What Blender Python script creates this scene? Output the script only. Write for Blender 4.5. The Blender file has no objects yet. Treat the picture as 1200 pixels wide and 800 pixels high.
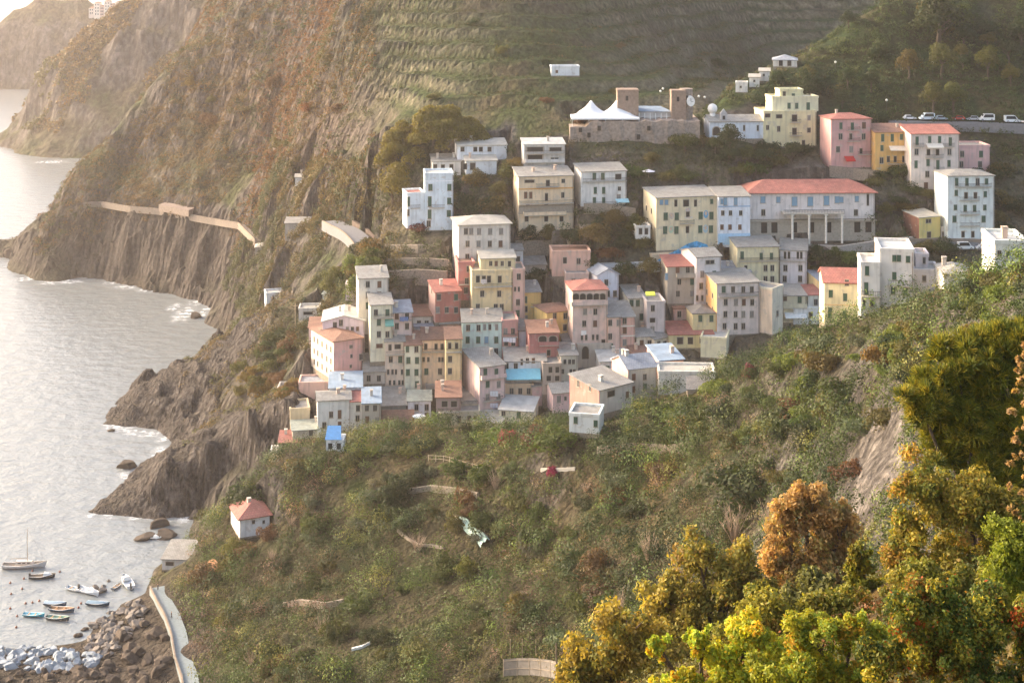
import bpy, bmesh, math, random
import numpy as np
from mathutils import Vector, Matrix
random.seed(7); RNG = np.random.default_rng(11)
C = bpy.context.scene.collection
F = 1700.0; HZ = -60.0; CH = 150.0      # focal length in photo pixels, horizon row, camera height

def W(px, py, d):
    return ((px-600)*d/F, d, CH-(py-HZ)*d/F)
def sd(py):                               # distance of the sea surface along a photo row
    return CH*F/(py-HZ)
def hexc(h, k=1.0):
    h = h.lstrip('#'); v = [int(h[i:i+2], 16)/255 for i in (0, 2, 4)]
    return tuple(min(0.9, (x/12.92 if x <= .04045 else ((x+.055)/1.055)**2.4)*k) for x in v)

# ------------------------------------------------------------------ noise
def _hash(ix, iy, iz, seed):
    h = (ix*374761393 + iy*668265263 + iz*2147483647 + seed*974634777) & 0xffffffff
    h = ((h ^ (h >> 13))*1274126177) & 0xffffffff
    h = (h ^ (h >> 16)) & 0xffffffff
    return h/4294967295.0
def vnoise(x, y, z, seed=0):
    x, y, z = np.broadcast_arrays(np.asarray(x, float), np.asarray(y, float), np.asarray(z, float))
    xi, yi, zi = np.floor(x).astype(np.int64), np.floor(y).astype(np.int64), np.floor(z).astype(np.int64)
    fx, fy, fz = x-xi, y-yi, z-zi
    fx, fy, fz = fx*fx*(3-2*fx), fy*fy*(3-2*fy), fz*fz*(3-2*fz)
    r = 0
    for a in (0, 1):
        for b in (0, 1):
            for c in (0, 1):
                r = r + _hash(xi+a, yi+b, zi+c, seed)*(fx if a else 1-fx)*(fy if b else 1-fy)*(fz if c else 1-fz)
    return r*2-1
def fbm(x, y, z, oct=4, seed=0):
    r = 0; a = 1.0; s = 1.0
    for o in range(oct):
        r = r + a*vnoise(x*s, y*s, z*s, seed+o*17); a *= .5; s *= 2.03
    return r

# ------------------------------------------------------------------ materials
MATS = {}
def newmat(name):
    m = bpy.data.materials.new(name); m.use_nodes = True
    nt = m.node_tree; nt.nodes.clear()
    out = nt.nodes.new('ShaderNodeOutputMaterial')
    return m, nt, out
def N_(nt, t, **kw):
    n = nt.nodes.new(t)
    for k, v in kw.items(): setattr(n, k, v)
    return n
def L_(nt, a, b): nt.links.new(a, b)
def mixrgb(nt, blend, fac, a, b):
    n = N_(nt, 'ShaderNodeMix', data_type='RGBA', blend_type=blend)
    for i, v in ((0, fac), (6, a), (7, b)):
        if hasattr(v, 'is_output') or isinstance(v, bpy.types.NodeSocket): L_(nt, v, n.inputs[i])
        else: n.inputs[i].default_value = v if i == 0 else (tuple(v)+(1,))[:4]
    return n.outputs[2]
def noise_fac(nt, scale, detail=4, lo=.3, hi=.7, vec=None, a=0.0, b=1.0):
    n = N_(nt, 'ShaderNodeTexNoise'); n.inputs['Scale'].default_value = scale; n.inputs['Detail'].default_value = detail
    if vec is not None: L_(nt, vec, n.inputs['Vector'])
    r = N_(nt, 'ShaderNodeMapRange'); L_(nt, n.outputs['Fac'], r.inputs[0])
    r.inputs[1].default_value = lo; r.inputs[2].default_value = hi; r.inputs[3].default_value = a; r.inputs[4].default_value = b
    return r.outputs[0]
def coords(nt, scale=(1, 1, 1), kind='Object'):
    t = N_(nt, 'ShaderNodeTexCoord'); m = N_(nt, 'ShaderNodeMapping'); m.inputs['Scale'].default_value = scale
    L_(nt, t.outputs[kind], m.inputs['Vector']); return m.outputs[0]
def plain(key, col, rough=.7, var=.12, scale=1.5, bump=0.0, bscale=8, spec=.3, metal=0):
    if key in MATS: return MATS[key]
    m, nt, out = newmat(key); p = N_(nt, 'ShaderNodeBsdfPrincipled'); L_(nt, p.outputs[0], out.inputs[0])
    v = coords(nt)
    f = noise_fac(nt, scale, 5, .3, .7, v)
    c = mixrgb(nt, 'MIX', f, tuple(x*(1-var) for x in col), tuple(min(1, x*(1+var)) for x in col))
    L_(nt, c, p.inputs['Base Color']); p.inputs['Roughness'].default_value = rough
    p.inputs['Specular IOR Level'].default_value = spec; p.inputs['Metallic'].default_value = metal
    if bump:
        b = N_(nt, 'ShaderNodeBump'); b.inputs['Strength'].default_value = bump; b.inputs['Distance'].default_value = .1
        L_(nt, noise_fac(nt, bscale, 4, 0, 1, v), b.inputs['Height']); L_(nt, b.outputs[0], p.inputs['Normal'])
    MATS[key] = m; return m
def wallmat(col):
    col = tuple(min(.85, c**.74) for c in col)
    key = 'plaster_%02x%02x%02x' % tuple(int(c*255) for c in col)
    if key in MATS: return MATS[key]
    m, nt, out = newmat(key); p = N_(nt, 'ShaderNodeBsdfPrincipled'); L_(nt, p.outputs[0], out.inputs[0])
    v = coords(nt); st = coords(nt, (1.3, 1.3, .16))
    oi = N_(nt, 'ShaderNodeObjectInfo')
    va = N_(nt, 'ShaderNodeVectorMath', operation='ADD'); L_(nt, v, va.inputs[0]); L_(nt, oi.outputs['Location'], va.inputs[1]); v = va.outputs[0]
    big = noise_fac(nt, .35, 6, .32, .68, v)
    c = mixrgb(nt, 'MIX', big, tuple(x*.86 for x in col), tuple(min(.9, x*1.05) for x in col))
    streak = noise_fac(nt, .9, 6, .48, .74, st, 0, .7)
    c = mixrgb(nt, 'MIX', streak, c, tuple(x*.55+.03 for x in col))
    patch = noise_fac(nt, .55, 4, .60, .66, v, 0, .45)
    c = mixrgb(nt, 'MIX', patch, c, (.45, .41, .36))
    L_(nt, c, p.inputs['Base Color']); p.inputs['Roughness'].default_value = .9; p.inputs['Specular IOR Level'].default_value = .2
    b = N_(nt, 'ShaderNodeBump'); b.inputs['Strength'].default_value = .35; b.inputs['Distance'].default_value = .06
    L_(nt, noise_fac(nt, 5, 5, 0, 1, v), b.inputs['Height']); L_(nt, b.outputs[0], p.inputs['Normal'])
    MATS[key] = m; return m
def roofmat(kind, col=None):
    base = {'tile': hexc('b4766a'), 'tile_old': hexc('a07a68'), 'slate': hexc('a29f98'), 'slate_dark': hexc('7e7c7a'), 'slate_blue': hexc('a3a9b2'), 'pale': hexc('b2ada2'), 'white': hexc('bcbcb8'), 'bluewhite': hexc('93a5b6'), 'brown': hexc('8a6a5a'), 'rust': hexc('a36a62'), 'green': hexc('a3aaa0')}[kind] if col is None else col
    key = 'roof_'+kind
    if key in MATS: return MATS[key]
    m, nt, out = newmat(key); p = N_(nt, 'ShaderNodeBsdfPrincipled'); L_(nt, p.outputs[0], out.inputs[0])
    v = coords(nt)
    big = noise_fac(nt, .5, 6, .3, .7, v)
    c = mixrgb(nt, 'MIX', big, tuple(x*.75 for x in base), tuple(min(.9, x*1.1) for x in base))
    n = N_(nt, 'ShaderNodeTexBrick'); L_(nt, coords(nt), n.inputs['Vector'])
    n.inputs['Scale'].default_value = 1.0; n.inputs['Brick Width'].default_value = .6; n.inputs['Row Height'].default_value = .55
    n.inputs['Mortar Size'].default_value = .035
    n.inputs['Color1'].default_value = (1, 1, 1, 1); n.inputs['Color2'].default_value = (.72, .72, .74, 1); n.inputs['Mortar'].default_value = (.5, .5, .5, 1)
    if kind.startswith(('slate', 'tile', 'rust', 'brown', 'green')):
        c = mixrgb(nt, 'MULTIPLY', .8, c, n.outputs['Color'])
    lich = noise_fac(nt, 2.2, 6, .58, .66, v, 0, .35)
    c = mixrgb(nt, 'MIX', lich, c, (.30, .27, .22))
    L_(nt, c, p.inputs['Base Color']); p.inputs['Roughness'].default_value = .75; p.inputs['Specular IOR Level'].default_value = .3
    wv = N_(nt, 'ShaderNodeTexWave'); wv.inputs['Scale'].default_value = .9 if not kind.startswith('tile') else 1.6
    L_(nt, coords(nt), wv.inputs['Vector'])
    b = N_(nt, 'ShaderNodeBump'); b.inputs['Strength'].default_value = .5; b.inputs['Distance'].default_value = .08
    L_(nt, wv.outputs['Fac'], b.inputs['Height']); L_(nt, b.outputs[0], p.inputs['Normal'])
    MATS[key] = m; return m
def leafmat(key='leaves', trans=.42, rough=.6):
    if key in MATS: return MATS[key]
    m, nt, out = newmat(key)
    a = N_(nt, 'ShaderNodeAttribute', attribute_name='Col'); oi = N_(nt, 'ShaderNodeObjectInfo')
    c = mixrgb(nt, 'MULTIPLY', 1.0, a.outputs['Color'], oi.outputs['Color'])
    p = N_(nt, 'ShaderNodeBsdfPrincipled'); p.inputs['Roughness'].default_value = rough; p.inputs['Specular IOR Level'].default_value = .25
    L_(nt, c, p.inputs['Base Color'])
    t = N_(nt, 'ShaderNodeBsdfTranslucent'); c2 = mixrgb(nt, 'MULTIPLY', 1.0, c, (1.25, 1.15, .6)); L_(nt, c2, t.inputs['Color'])
    mx = N_(nt, 'ShaderNodeMixShader'); mx.inputs[0].default_value = trans
    L_(nt, p.outputs[0], mx.inputs[1]); L_(nt, t.outputs[0], mx.inputs[2]); L_(nt, mx.outputs[0], out.inputs[0])
    MATS[key] = m; return m
def terrmat(key, bump=.6, s=1.0, crack=0.0, st0=.95, st1=.7):
    if key in MATS: return MATS[key]
    m, nt, out = newmat(key); p = N_(nt, 'ShaderNodeBsdfPrincipled'); L_(nt, p.outputs[0], out.inputs[0])
    a = N_(nt, 'ShaderNodeAttribute', attribute_name='Col')
    v = coords(nt)
    f = noise_fac(nt, .6*s, 8, .3, .7, v, .6, 1.35)
    cc = N_(nt, 'ShaderNodeCombineColor'); [L_(nt, f, cc.inputs[i]) for i in range(3)]
    c = mixrgb(nt, 'MULTIPLY', 1.0, a.outputs['Color'], cc.outputs[0])
    f2 = noise_fac(nt, 2.6*s, 6, .45, .62, v, 0, .45)
    dk = mixrgb(nt, 'MULTIPLY', 1.0, c, (.45, .47, .42)); c = mixrgb(nt, 'MIX', f2, c, dk)
    hgt = noise_fac(nt, .9*s, 8, 0, 1, v)
    if crack:
        g = N_(nt, 'ShaderNodeNewGeometry'); sx = N_(nt, 'ShaderNodeSeparateXYZ'); L_(nt, g.outputs['Normal'], sx.inputs[0])
        st = N_(nt, 'ShaderNodeMapRange'); L_(nt, sx.outputs[2], st.inputs[0]); st.inputs[1].default_value = st0; st.inputs[2].default_value = st1
        t = N_(nt, 'ShaderNodeTexCoord'); mp = N_(nt, 'ShaderNodeMapping'); mp.inputs['Rotation'].default_value = (0, .35, .4); mp.inputs['Scale'].default_value = (.55*s, .55*s, .07*s); L_(nt, t.outputs['Object'], mp.inputs[0])
        k1 = noise_fac(nt, 1.0, 9, .36, .62, mp.outputs[0], .34, 1.25); mu = N_(nt, 'ShaderNodeMath', operation='MULTIPLY'); mu.inputs[1].default_value = crack; L_(nt, st.outputs[0], mu.inputs[0])
        c4 = N_(nt, 'ShaderNodeCombineColor'); [L_(nt, k1, c4.inputs[i]) for i in range(3)]
        c = mixrgb(nt, 'MULTIPLY', mu.outputs[0], c, c4.outputs[0])
        hm = N_(nt, 'ShaderNodeMath', operation='MULTIPLY_ADD'); L_(nt, k1, hm.inputs[0]); hm.inputs[1].default_value = 1.2; L_(nt, hgt, hm.inputs[2]); hgt = hm.outputs[0]
    L_(nt, c, p.inputs['Base Color']); p.inputs['Roughness'].default_value = .95; p.inputs['Specular IOR Level'].default_value = .15
    b = N_(nt, 'ShaderNodeBump'); b.inputs['Strength'].default_value = bump; b.inputs['Distance'].default_value = .8
    L_(nt, hgt, b.inputs['Height']); L_(nt, b.outputs[0], p.inputs['Normal'])
    MATS[key] = m; return m

# ------------------------------------------------------------------ mesh building
class MB:
    def __init__(s): s.v = []; s.f = []; s.m = []
    def poly(s, pts, mi=0):
        i = len(s.v); s.v += [tuple(p) for p in pts]; s.f.append(list(range(i, i+len(pts)))); s.m.append(mi)
    def box(s, a, b, mi=0):
        x0, y0, z0 = [min(p, q) for p, q in zip(a, b)]; x1, y1, z1 = [max(p, q) for p, q in zip(a, b)]
        i = len(s.v)
        s.v += [(x0, y0, z0), (x1, y0, z0), (x1, y1, z0), (x0, y1, z0), (x0, y0, z1), (x1, y0, z1), (x1, y1, z1), (x0, y1, z1)]
        for q in ((0, 3, 2, 1), (4, 5, 6, 7), (0, 1, 5, 4), (1, 2, 6, 5), (2, 3, 7, 6), (3, 0, 4, 7)):
            s.f.append([i+k for k in q]); s.m.append(mi)
    def tube(s, pts, rad, n=6, mi=0, cap=True):
        rings = []; P = [Vector(p) for p in pts]
        for k, p in enumerate(P):
            t = (P[min(k+1, len(P)-1)]-P[max(k-1, 0)]).normalized()
            u = t.orthogonal().normalized(); w = t.cross(u)
            r = rad[k] if isinstance(rad, (list, tuple)) else rad
            rings.append([len(s.v)+j for j in range(n)])
            s.v += [tuple(p+(u*math.cos(2*math.pi*j/n)+w*math.sin(2*math.pi*j/n))*r) for j in range(n)]
        for a, b in zip(rings, rings[1:]):
            for j in range(n):
                s.f.append([a[j], a[(j+1) % n], b[(j+1) % n], b[j]]); s.m.append(mi)
        if cap:
            s.f.append(rings[0][::-1]); s.m.append(mi); s.f.append(rings[-1]); s.m.append(mi)
    def loft(s, rings, mi=0, closed=True, cap=True):
        idx = []
        for r in rings:
            idx.append(list(range(len(s.v), len(s.v)+len(r)))); s.v += [tuple(p) for p in r]
        n = len(rings[0])
        for a, b in zip(idx, idx[1:]):
            for j in range(n if closed else n-1):
                s.f.append([a[j], a[(j+1) % n], b[(j+1) % n], b[j]]); s.m.append(mi)
        if cap:
            s.f.append(idx[0][::-1]); s.m.append(mi); s.f.append(idx[-1]); s.m.append(mi)
    def mesh(s, name, mats, smooth=False):
        me = bpy.data.meshes.new(name); me.from_pydata(s.v, [], s.f)
        for m in (mats if isinstance(mats, (list, tuple)) else [mats]): me.materials.append(m)
        me.polygons.foreach_set('material_index', s.m)
        if smooth: me.polygons.foreach_set('use_smooth', [True]*len(s.f))
        me.update(); return me
    def build(s, name, mats, parent=None, smooth=False):
        return obj(name, s.mesh(name, mats, smooth), parent)
def obj(name, me, parent=None):
    o = bpy.data.objects.new(name, me); C.objects.link(o)
    if parent is not None: o.parent = parent
    return o
def empty(name, loc, rz=0):
    o = bpy.data.objects.new(name, None); C.objects.link(o); o.location = loc; o.rotation_euler = (0, 0, rz)
    o.empty_display_size = .5; return o
def tag(o, label=None, cat=None, group=None, kind=None):
    if label: o['label'] = label
    if cat: o['category'] = cat
    if group: o['group'] = group
    if kind: o['kind'] = kind
    return o
def npmesh(name, V, Q, mat, col=None, smooth=False):
    V = np.asarray(V, np.float32); Q = np.asarray(Q, np.int32); k = Q.shape[1]
    me = bpy.data.meshes.new(name)
    me.vertices.add(len(V)); me.vertices.foreach_set('co', V.ravel())
    me.loops.add(Q.size); me.loops.foreach_set('vertex_index', Q.ravel())
    me.polygons.add(len(Q)); me.polygons.foreach_set('loop_start', np.arange(0, Q.size, k, dtype=np.int32))
    if smooth: me.polygons.foreach_set('use_smooth', np.ones(len(Q), bool))
    me.update(calc_edges=True)
    if col is not None:
        a = me.color_attributes.new('Col', 'FLOAT_COLOR', 'POINT')
        c = np.ones((len(V), 4), np.float32); c[:, :3] = col; a.data.foreach_set('color', c.ravel())
    me.materials.append(mat); me.validate(); return me

# ------------------------------------------------------------------ terrain: heights interpolated between surveyed points
class Terrain:
    def __init__(s, pts, x0, x1, y0, y1, res):
        P = np.array(pts, float); s.P = P; n = len(P)
        A = np.zeros((n+3, n+3)); D = np.hypot(P[:, None, 0]-P[None, :, 0], P[:, None, 1]-P[None, :, 1])
        A[:n, :n] = D - np.eye(n)*1e-6; A[:n, n] = 1; A[:n, n+1:] = P[:, :2]; A[n, :n] = 1; A[n+1:, :n] = P[:, :2].T
        b = np.zeros(n+3); b[:n] = P[:, 2]; s.w = np.linalg.lstsq(A, b, rcond=None)[0]
        s.x0, s.y0, s.res = x0, y0, res
        s.nx = int((x1-x0)/res)+1; s.ny = int((y1-y0)/res)+1
        s.X, s.Y = np.meshgrid(x0+np.arange(s.nx)*res, y0+np.arange(s.ny)*res)
        s.Zr = s.raw(s.X.ravel(), s.Y.ravel()).reshape(s.X.shape)
        s.Z = s.Zr.copy()
    def raw(s, x, y):
        x = np.atleast_1d(np.asarray(x, float)); y = np.atleast_1d(np.asarray(y, float)); n = len(s.P)
        out = np.empty(len(x))
        for i in range(0, len(x), 20000):
            xs, ys = x[i:i+20000], y[i:i+20000]
            out[i:i+20000] = np.hypot(xs[:, None]-s.P[:, 0], ys[:, None]-s.P[:, 1])@s.w[:n] + s.w[n]+s.w[n+1]*xs+s.w[n+2]*ys
        return out
    def h(s, x, y):
        x = np.asarray(x, float); y = np.asarray(y, float)
        u = np.clip((x-s.x0)/s.res, 0, s.nx-1.001); v = np.clip((y-s.y0)/s.res, 0, s.ny-1.001)
        i = u.astype(int); j = v.astype(int); a = u-i; b = v-j; Z = s.Z
        return Z[j, i]*(1-a)*(1-b)+Z[j, i+1]*a*(1-b)+Z[j+1, i]*(1-a)*b+Z[j+1, i+1]*a*b
    def inside(s, x, y): return (x > s.x0) & (x < s.x0+(s.nx-1)*s.res) & (y > s.y0) & (y < s.y0+(s.ny-1)*s.res)
    def ray(s, px, py, dmin=None, dmax=None):
        d = np.arange(dmin or s.y0, dmax or (s.y0+(s.ny-1)*s.res), .5)
        X = (px-600)*d/F; Zr = CH-(py-HZ)*d/F
        g = s.h(X, d) - Zr
        k = np.nonzero(g > 0)[0]
        if len(k) == 0: return None
        k = k[0]; lo, hi = float(d[max(k-1, 0)]), float(d[k])
        for _ in range(8):
            m = (lo+hi)/2
            if float(s.h((px-600)*m/F, m)) > CH-(py-HZ)*m/F: hi = m
            else: lo = m
        return hi
    def pad(s, corners, z, margin=1.2, raise_=False):
        c = np.array(corners); n = len(c)
        ins = np.ones(s.X.shape, bool); cx, cy = c.mean(0)
        for i in range(n):
            a, b = c[i], c[(i+1) % n]; e = b-a; L = math.hypot(*e); nx, ny = e[1]/L, -e[0]/L
            if (cx-a[0])*nx+(cy-a[1])*ny > 0: nx, ny = -nx, -ny
            ins &= ((s.X-a[0])*nx+(s.Y-a[1])*ny) < margin
        s.Z[ins] = np.minimum(s.Z[ins], z)
    def smoothz(s, n=1):
        for _ in range(n):
            p = np.pad(s.Z, 1, mode='edge'); s.Z = (p[1:-1, 1:-1]*2+p[:-2, 1:-1]+p[2:, 1:-1]+p[1:-1, :-2]+p[1:-1, 2:])/6
    def slope(s):
        gy, gx = np.gradient(s.Z, s.res); return np.hypot(gx, gy)
    def roughen(s, disp=.6, dscale=.12, seed=1, ridge=0, wt=1.0):
        gy, gx = np.gradient(s.Z, s.res); g = np.hypot(gx, gy); nz = np.maximum(1/np.sqrt(1+g*g), .5)
        steep = np.clip(g-.5, 0, 1.6)/1.6
        amp = disp*(.35+2.2*steep)*fbm(s.X*dscale, s.Y*dscale, s.Z*dscale*.6, 5, seed) + .5*disp*(.3+steep)*fbm(s.X*.35, s.Y*.35, s.Z*.35, 3, seed+40)
        if ridge:
            u = s.X*.8+s.Y*.45+s.Z*.35; amp = amp+ridge*(.1+steep)*((1-np.abs(fbm(u*.16, s.Y*.05, s.Z*.035, 4, seed+70)))**2-.4)*1.6
        s.Z = s.Z+wt*amp/nz*np.clip((s.Z+1.5)/3, 0, 1)
    def mesh(s, name, mat, col, zmin=-3.0, smooth=True):
        V = np.stack([s.X, s.Y, s.Z], -1)
        idx = np.arange(s.nx*s.ny).reshape(s.ny, s.nx)
        keep = (np.maximum.reduce([s.Z[:-1, :-1], s.Z[1:, :-1], s.Z[:-1, 1:], s.Z[1:, 1:]]) > zmin)
        Q = np.stack([idx[:-1, :-1], idx[:-1, 1:], idx[1:, 1:], idx[1:, :-1]], -1)[keep]
        me = npmesh(name, V.reshape(-1, 3), Q, mat, col.reshape(-1, 3), smooth=bool(smooth))
        if smooth == 'rock':
            g = s.slope()[:-1, :-1][keep]; me.polygons.foreach_set('use_smooth', g < 1.0)
        o = obj(name, me); tag(o, kind='structure'); return o
HAZE = 0.00012; HAZE_COL = (.98, .87, .80); HAZE_G = .55
SUN_AZ = -68; SUN_EL = 22; SUN_ANG = 12; SUN_E = 1.5; SKY_K = .15; EXPO = 1.95; SKY_TINT = (1.0, .945, .885)
# ------------------------------------------------------------------ survey points of every slope
def PZ(px, d, z): return ((px-600)*d/F, d, z)
m_ = [W(*p) for p in [(340,520,372),(450,520,370),(560,515,371),(680,500,374),(800,470,382),(900,440,388),(1000,420,395),(1200,400,400),
 (350,420,404),(450,430,392),(600,420,394),(750,410,397),(900,400,399),(1100,400,399),(430,330,422),(520,330,418),(600,330,416),(750,330,416),(900,330,416),(1150,330,416),
 (480,270,440),(620,270,431),(780,290,426),(900,290,426),(1000,280,428),(1180,290,426),(520,200,452),(640,190,450),(700,170,455),(850,170,455),(950,190,450),(1050,205,446),(1200,200,448),
 (740,165,457),(740,132,482),(850,140,470),(450,150,480),(560,130,480),(650,98,492),(450,50,545),(600,0,550),(400,0,590),(800,90,540),(800,50,600),(780,0,640),(900,50,690),(900,0,730),(1040,-30,760),
 (400,300,468),(385,262,490),(440,270,452),(440,308,436),(375,350,440),(320,365,448),(300,420,452),(330,440,425),(330,480,402),
 (360,205,560),(400,170,520),(350,100,630),(380,240,505),(345,260,510),(320,290,545),(318,330,530),(300,350,535),
 (100,238,676),(62,236,688),(30,271,700),(45,258,694),(75,211,696),(90,196,694),(130,155,704),(110,180,700),(150,130,708),(185,95,712),(220,60,715),(260,25,715),(295,0,712),(200,247,648),(200,150,690),(250,258,632),(296,275,602),(300,200,645),(300,100,672),(250,150,680),(240,250,640),(150,200,690),(250,60,705),(330,50,680),(60,270,694),(150,260,660)]]
m_ += [PZ(900, 470, 88), PZ(900, 600, 88), PZ(1050, 460, 86), PZ(1050, 620, 92), PZ(1250, 620, 96), PZ(1250, 460, 88), PZ(1250, 760, 150), PZ(600, 660, 215), PZ(300, 760, 170), PZ(900, 800, 195), PZ(1200, 800, 195), PZ(220, 780, 90), PZ(160, 780, -6), PZ(120, 765, -8), PZ(90, 750, -9), PZ(60, 742, -9), PZ(30, 748, -9), PZ(0, 745, -9), PZ(-100, 760, -10), PZ(200, 740, 84), PZ(150, 725, 62), PZ(110, 715, 42), PZ(600,760,250), PZ(300,820,220)]
for x, y in ((-40, 300), (0, 299), (12, 318), (40, 329), (70, 330), (100, 324), (130, 330), (160, 336), (205, 345), (230, 352), (240, 378)):
    m_ += [PZ(x, sd(y), 0), PZ(x, sd(y)-14, -9)]
m_ += [PZ(15, 712, 7), PZ(-10, 716, 5), PZ(30, 690, 14), PZ(60, 690, 26), PZ(-60, 730, -4), PZ(-80, 690, -9), PZ(20,708,12), PZ(262, 560, 4), PZ(235, 500, -9), PZ(150, 500, -9), PZ(250, 540, -6), PZ(100,560,-10), PZ(0,560,-10), PZ(265,505,6), PZ(285,480,14)]
m_ += [PZ(300, 355, 10), PZ(600, 350, 20), PZ(900, 355, 35), PZ(1200, 360, 50), PZ(200, 400, -9)]
TM = Terrain(m_, -420, 430, 350, 780, 2.0)
r_ = [W(*p) for p in [(145,470,468),(160,447,474),(190,432,478),(205,422,479),(222,426,479),(240,412,484),(262,387,490),(290,372,480),(330,380,455),(170,480,460),(220,470,454),(280,440,448),(320,420,440),(300,480,425),(250,490,430),(350,440,415),
 (165,548,404),(200,535,393),(240,521,390),(280,506,387.5),(310,488,385),(338,470,382),(360,465,386),(330,565,374),(330,600,366),(350,520,372),(290,600,376),(400,500,374)]]
for x, y in ((118, 497), (125, 493), (150, 500), (185, 503), (194, 512), (178, 535), (160, 552), (102, 600), (120, 602), (140, 603), (180, 608), (220, 608), (245, 608), (265, 607)):
    r_.append(PZ(x, sd(y), 0))
for x, y in ((110, 505), (150, 510), (180, 518), (150, 545), (120, 560), (100, 612), (140, 615), (180, 620), (220, 622), (250, 620), (280, 625)):
    r_.append(PZ(x, sd(y)-3, -7))
r_ += [PZ(108, 392, -3), PZ(120, 391, 1.2), PZ(140, 396, 3.0), PZ(130, 410, -6), PZ(95, 395, -7), PZ(80, 430, -9), PZ(128, 490, -6), PZ(160, 500, -4), PZ(200, 505, -3), PZ(240, 512, -2), PZ(262, 520, 4), PZ(200, 490, 9), PZ(100, 470, -8), PZ(290, 372, 8), PZ(340, 520, 30), PZ(240,396,15.0), PZ(300, 388, 21)]
TR = Terrain(r_, -185, -45, 366, 525, 1.0)
n_ = []
RIDGE = [(320,548,347),(400,528,352),(480,515,350),(560,508,345),(635,508,322),(662,507,311),(690,507,311),(712,500,315),(760,480,318),(800,462,312),(880,432,295),(940,398,278),(1010,375,265),(1080,345,245),(1140,325,225),(1200,303,205),(1260,280,190)]
for x, y, d in RIDGE:
    p = W(x, y, d); n_ += [p, PZ(x, d+20, p[2]-6), PZ(x, d+48, p[2]-30)]
n_ += [W(*p) for p in [(320,600,338),(270,627,340),(235,650,338),(195,665,341),(190,690,331),(205,725,316),(215,760,300),(228,800,288),(300,700,315),(300,800,275),(400,620,325),(400,700,300),(400,800,268),(500,600,320),(500,700,290),(560,800,256),(600,650,300),(640,780,255),(700,600,290),(700,700,262),(700,800,240),(800,540,290),(800,640,258),(800,760,228),(900,500,272),(900,600,243),(900,720,212),(1000,450,240),(1000,540,220),(1000,650,194),(1100,420,214),(1100,520,188),(1200,400,178),(1200,550,152),(1100,700,162),(1200,750,128),(300,900,250),(600,900,222),(900,900,178),(150,780,299),(170,730,318),(250,720,316),(250,800,280),(100,790,295)]]
for x, y in ((178, 668), (172, 695), (140, 707), (112, 728), (100, 748), (60, 757), (0, 757), (-40, 757)):
    n_ += [PZ(x, sd(y), 0), PZ(x-8, sd(y)+12, -7)]
n_ += [PZ(205, 372, -5), PZ(250, 372, -2), PZ(290, 366, 9), PZ(-40, 300, 1.0), PZ(40, 300, 2.0), PZ(-40, 280, 3), PZ(100, 345, -9), PZ(0, 350, -9), PZ(0, 370, -9)]
TN = Terrain(n_, -190, 165, 132, 400, 1.25)
s_ = [W(*p) for p in [(830,138,468),(848,114,482),(870,92,490),(905,72,498),(960,52,505),(1000,22,515),(1040,-2,520),(1100,-40,535),(1200,-80,545),(1000,138,466),(1200,146,462),(1100,60,500),(1200,60,500),(1100,140,465),(900,140,468),(1000,80,492),(950,100,484)]]
s_ += [PZ(830, 500, 82), PZ(870, 520, 84), PZ(905, 530, 90), PZ(960, 545, 92), PZ(1000, 560, 98), PZ(1040, 570, 102), PZ(1100, 590, 112), PZ(1250, 620, 130), PZ(850, 560, 70), PZ(950, 620, 72), PZ(1100, 660, 80), PZ(1250, 680, 90), PZ(830, 448, 72), PZ(1000, 446, 66), PZ(1250, 440, 66), PZ(1100, 450, 70), PZ(1260, 540, 170)]
TS = Terrain(s_, 50, 270, 440, 680, 2.0)
f_ = [W(*p) for p in [(1200,800,28),(1000,800,36),(900,800,44),(780,800,56),(660,800,74),(1200,720,36),(1200,650,46),(1050,700,56),(1000,740,56),(860,755,74),(760,800,80),(940,700,84),(1100,660,58)]]
f_ += [PZ(1200, 85, 112), PZ(1050, 90, 108), PZ(940, 112, 96), PZ(860, 112, 92), PZ(700, 104, 90), PZ(600, 95, 92), PZ(500, 70, 104), PZ(600, 30, 130), PZ(900, 20, 139), PZ(1300, 20, 139), PZ(1300, 40, 131), PZ(1300, 60, 127), PZ(300, 20, 134), (-25, 2, 140), (-10, 2, 143), (0, 2, 144.2), (10, 2, 143.4), (25, 2, 141), (60, 2, 137), (-20, 12, 136), (10, 12, 140.2), (25, 15, 137), (40, 25, 131), (60, 25, 129), PZ(1300, 120, 100), PZ(600, 130, 74), PZ(900, 135, 80), PZ(1300, 135, 88)]
TF = Terrain(f_, -25, 60, 2, 134, 0.7)
k_ = [W(*p) for p in [(20,150,1112),(33,115,1118),(60,72,1126),(75,60,1128),(100,38,1132),(145,0,1134),(200,-40,1136),(250,0,1100),(250,100,1078),(150,100,1088),(110,120,1075),(60,120,1092),(200,60,1100),(160,118,1066),(120,60,1110),(300,100,1060),(300,0,1060)]]
for x, y in ((-5, 171), (15, 180), (40, 184), (70, 186), (110, 186), (160, 190), (250, 190)):
    k_ += [PZ(x, sd(y), 0), PZ(x, sd(y)-20, -14)]
k_ += [PZ(x, 1200, z) for x, z in ((0, -14), (60, -5), (100, 20), (145, 40), (220, 70), (300, 80))]+[PZ(-20, 1112, -6), PZ(-30, 1150, -14)]
TK = Terrain(k_, -430, -170, 1010, 1210, 3.0)
j_ = [W(*p) for p in [(0,34,1580),(11,28,1584),(14,12,1600),(40,8,1604),(48,-6,1610),(95,-8,1615),(108,16,1590),(145,18,1590),(200,10,1590),(60,60,1568),(20,70,1562),(120,60,1565),(-30,70,1570),(30,40,1578),(80,25,1588)]]
for x in (-80, -45, 0, 50, 110, 180): j_ += [PZ(x, 1545, 0), PZ(x, 1520, -15)]
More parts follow.
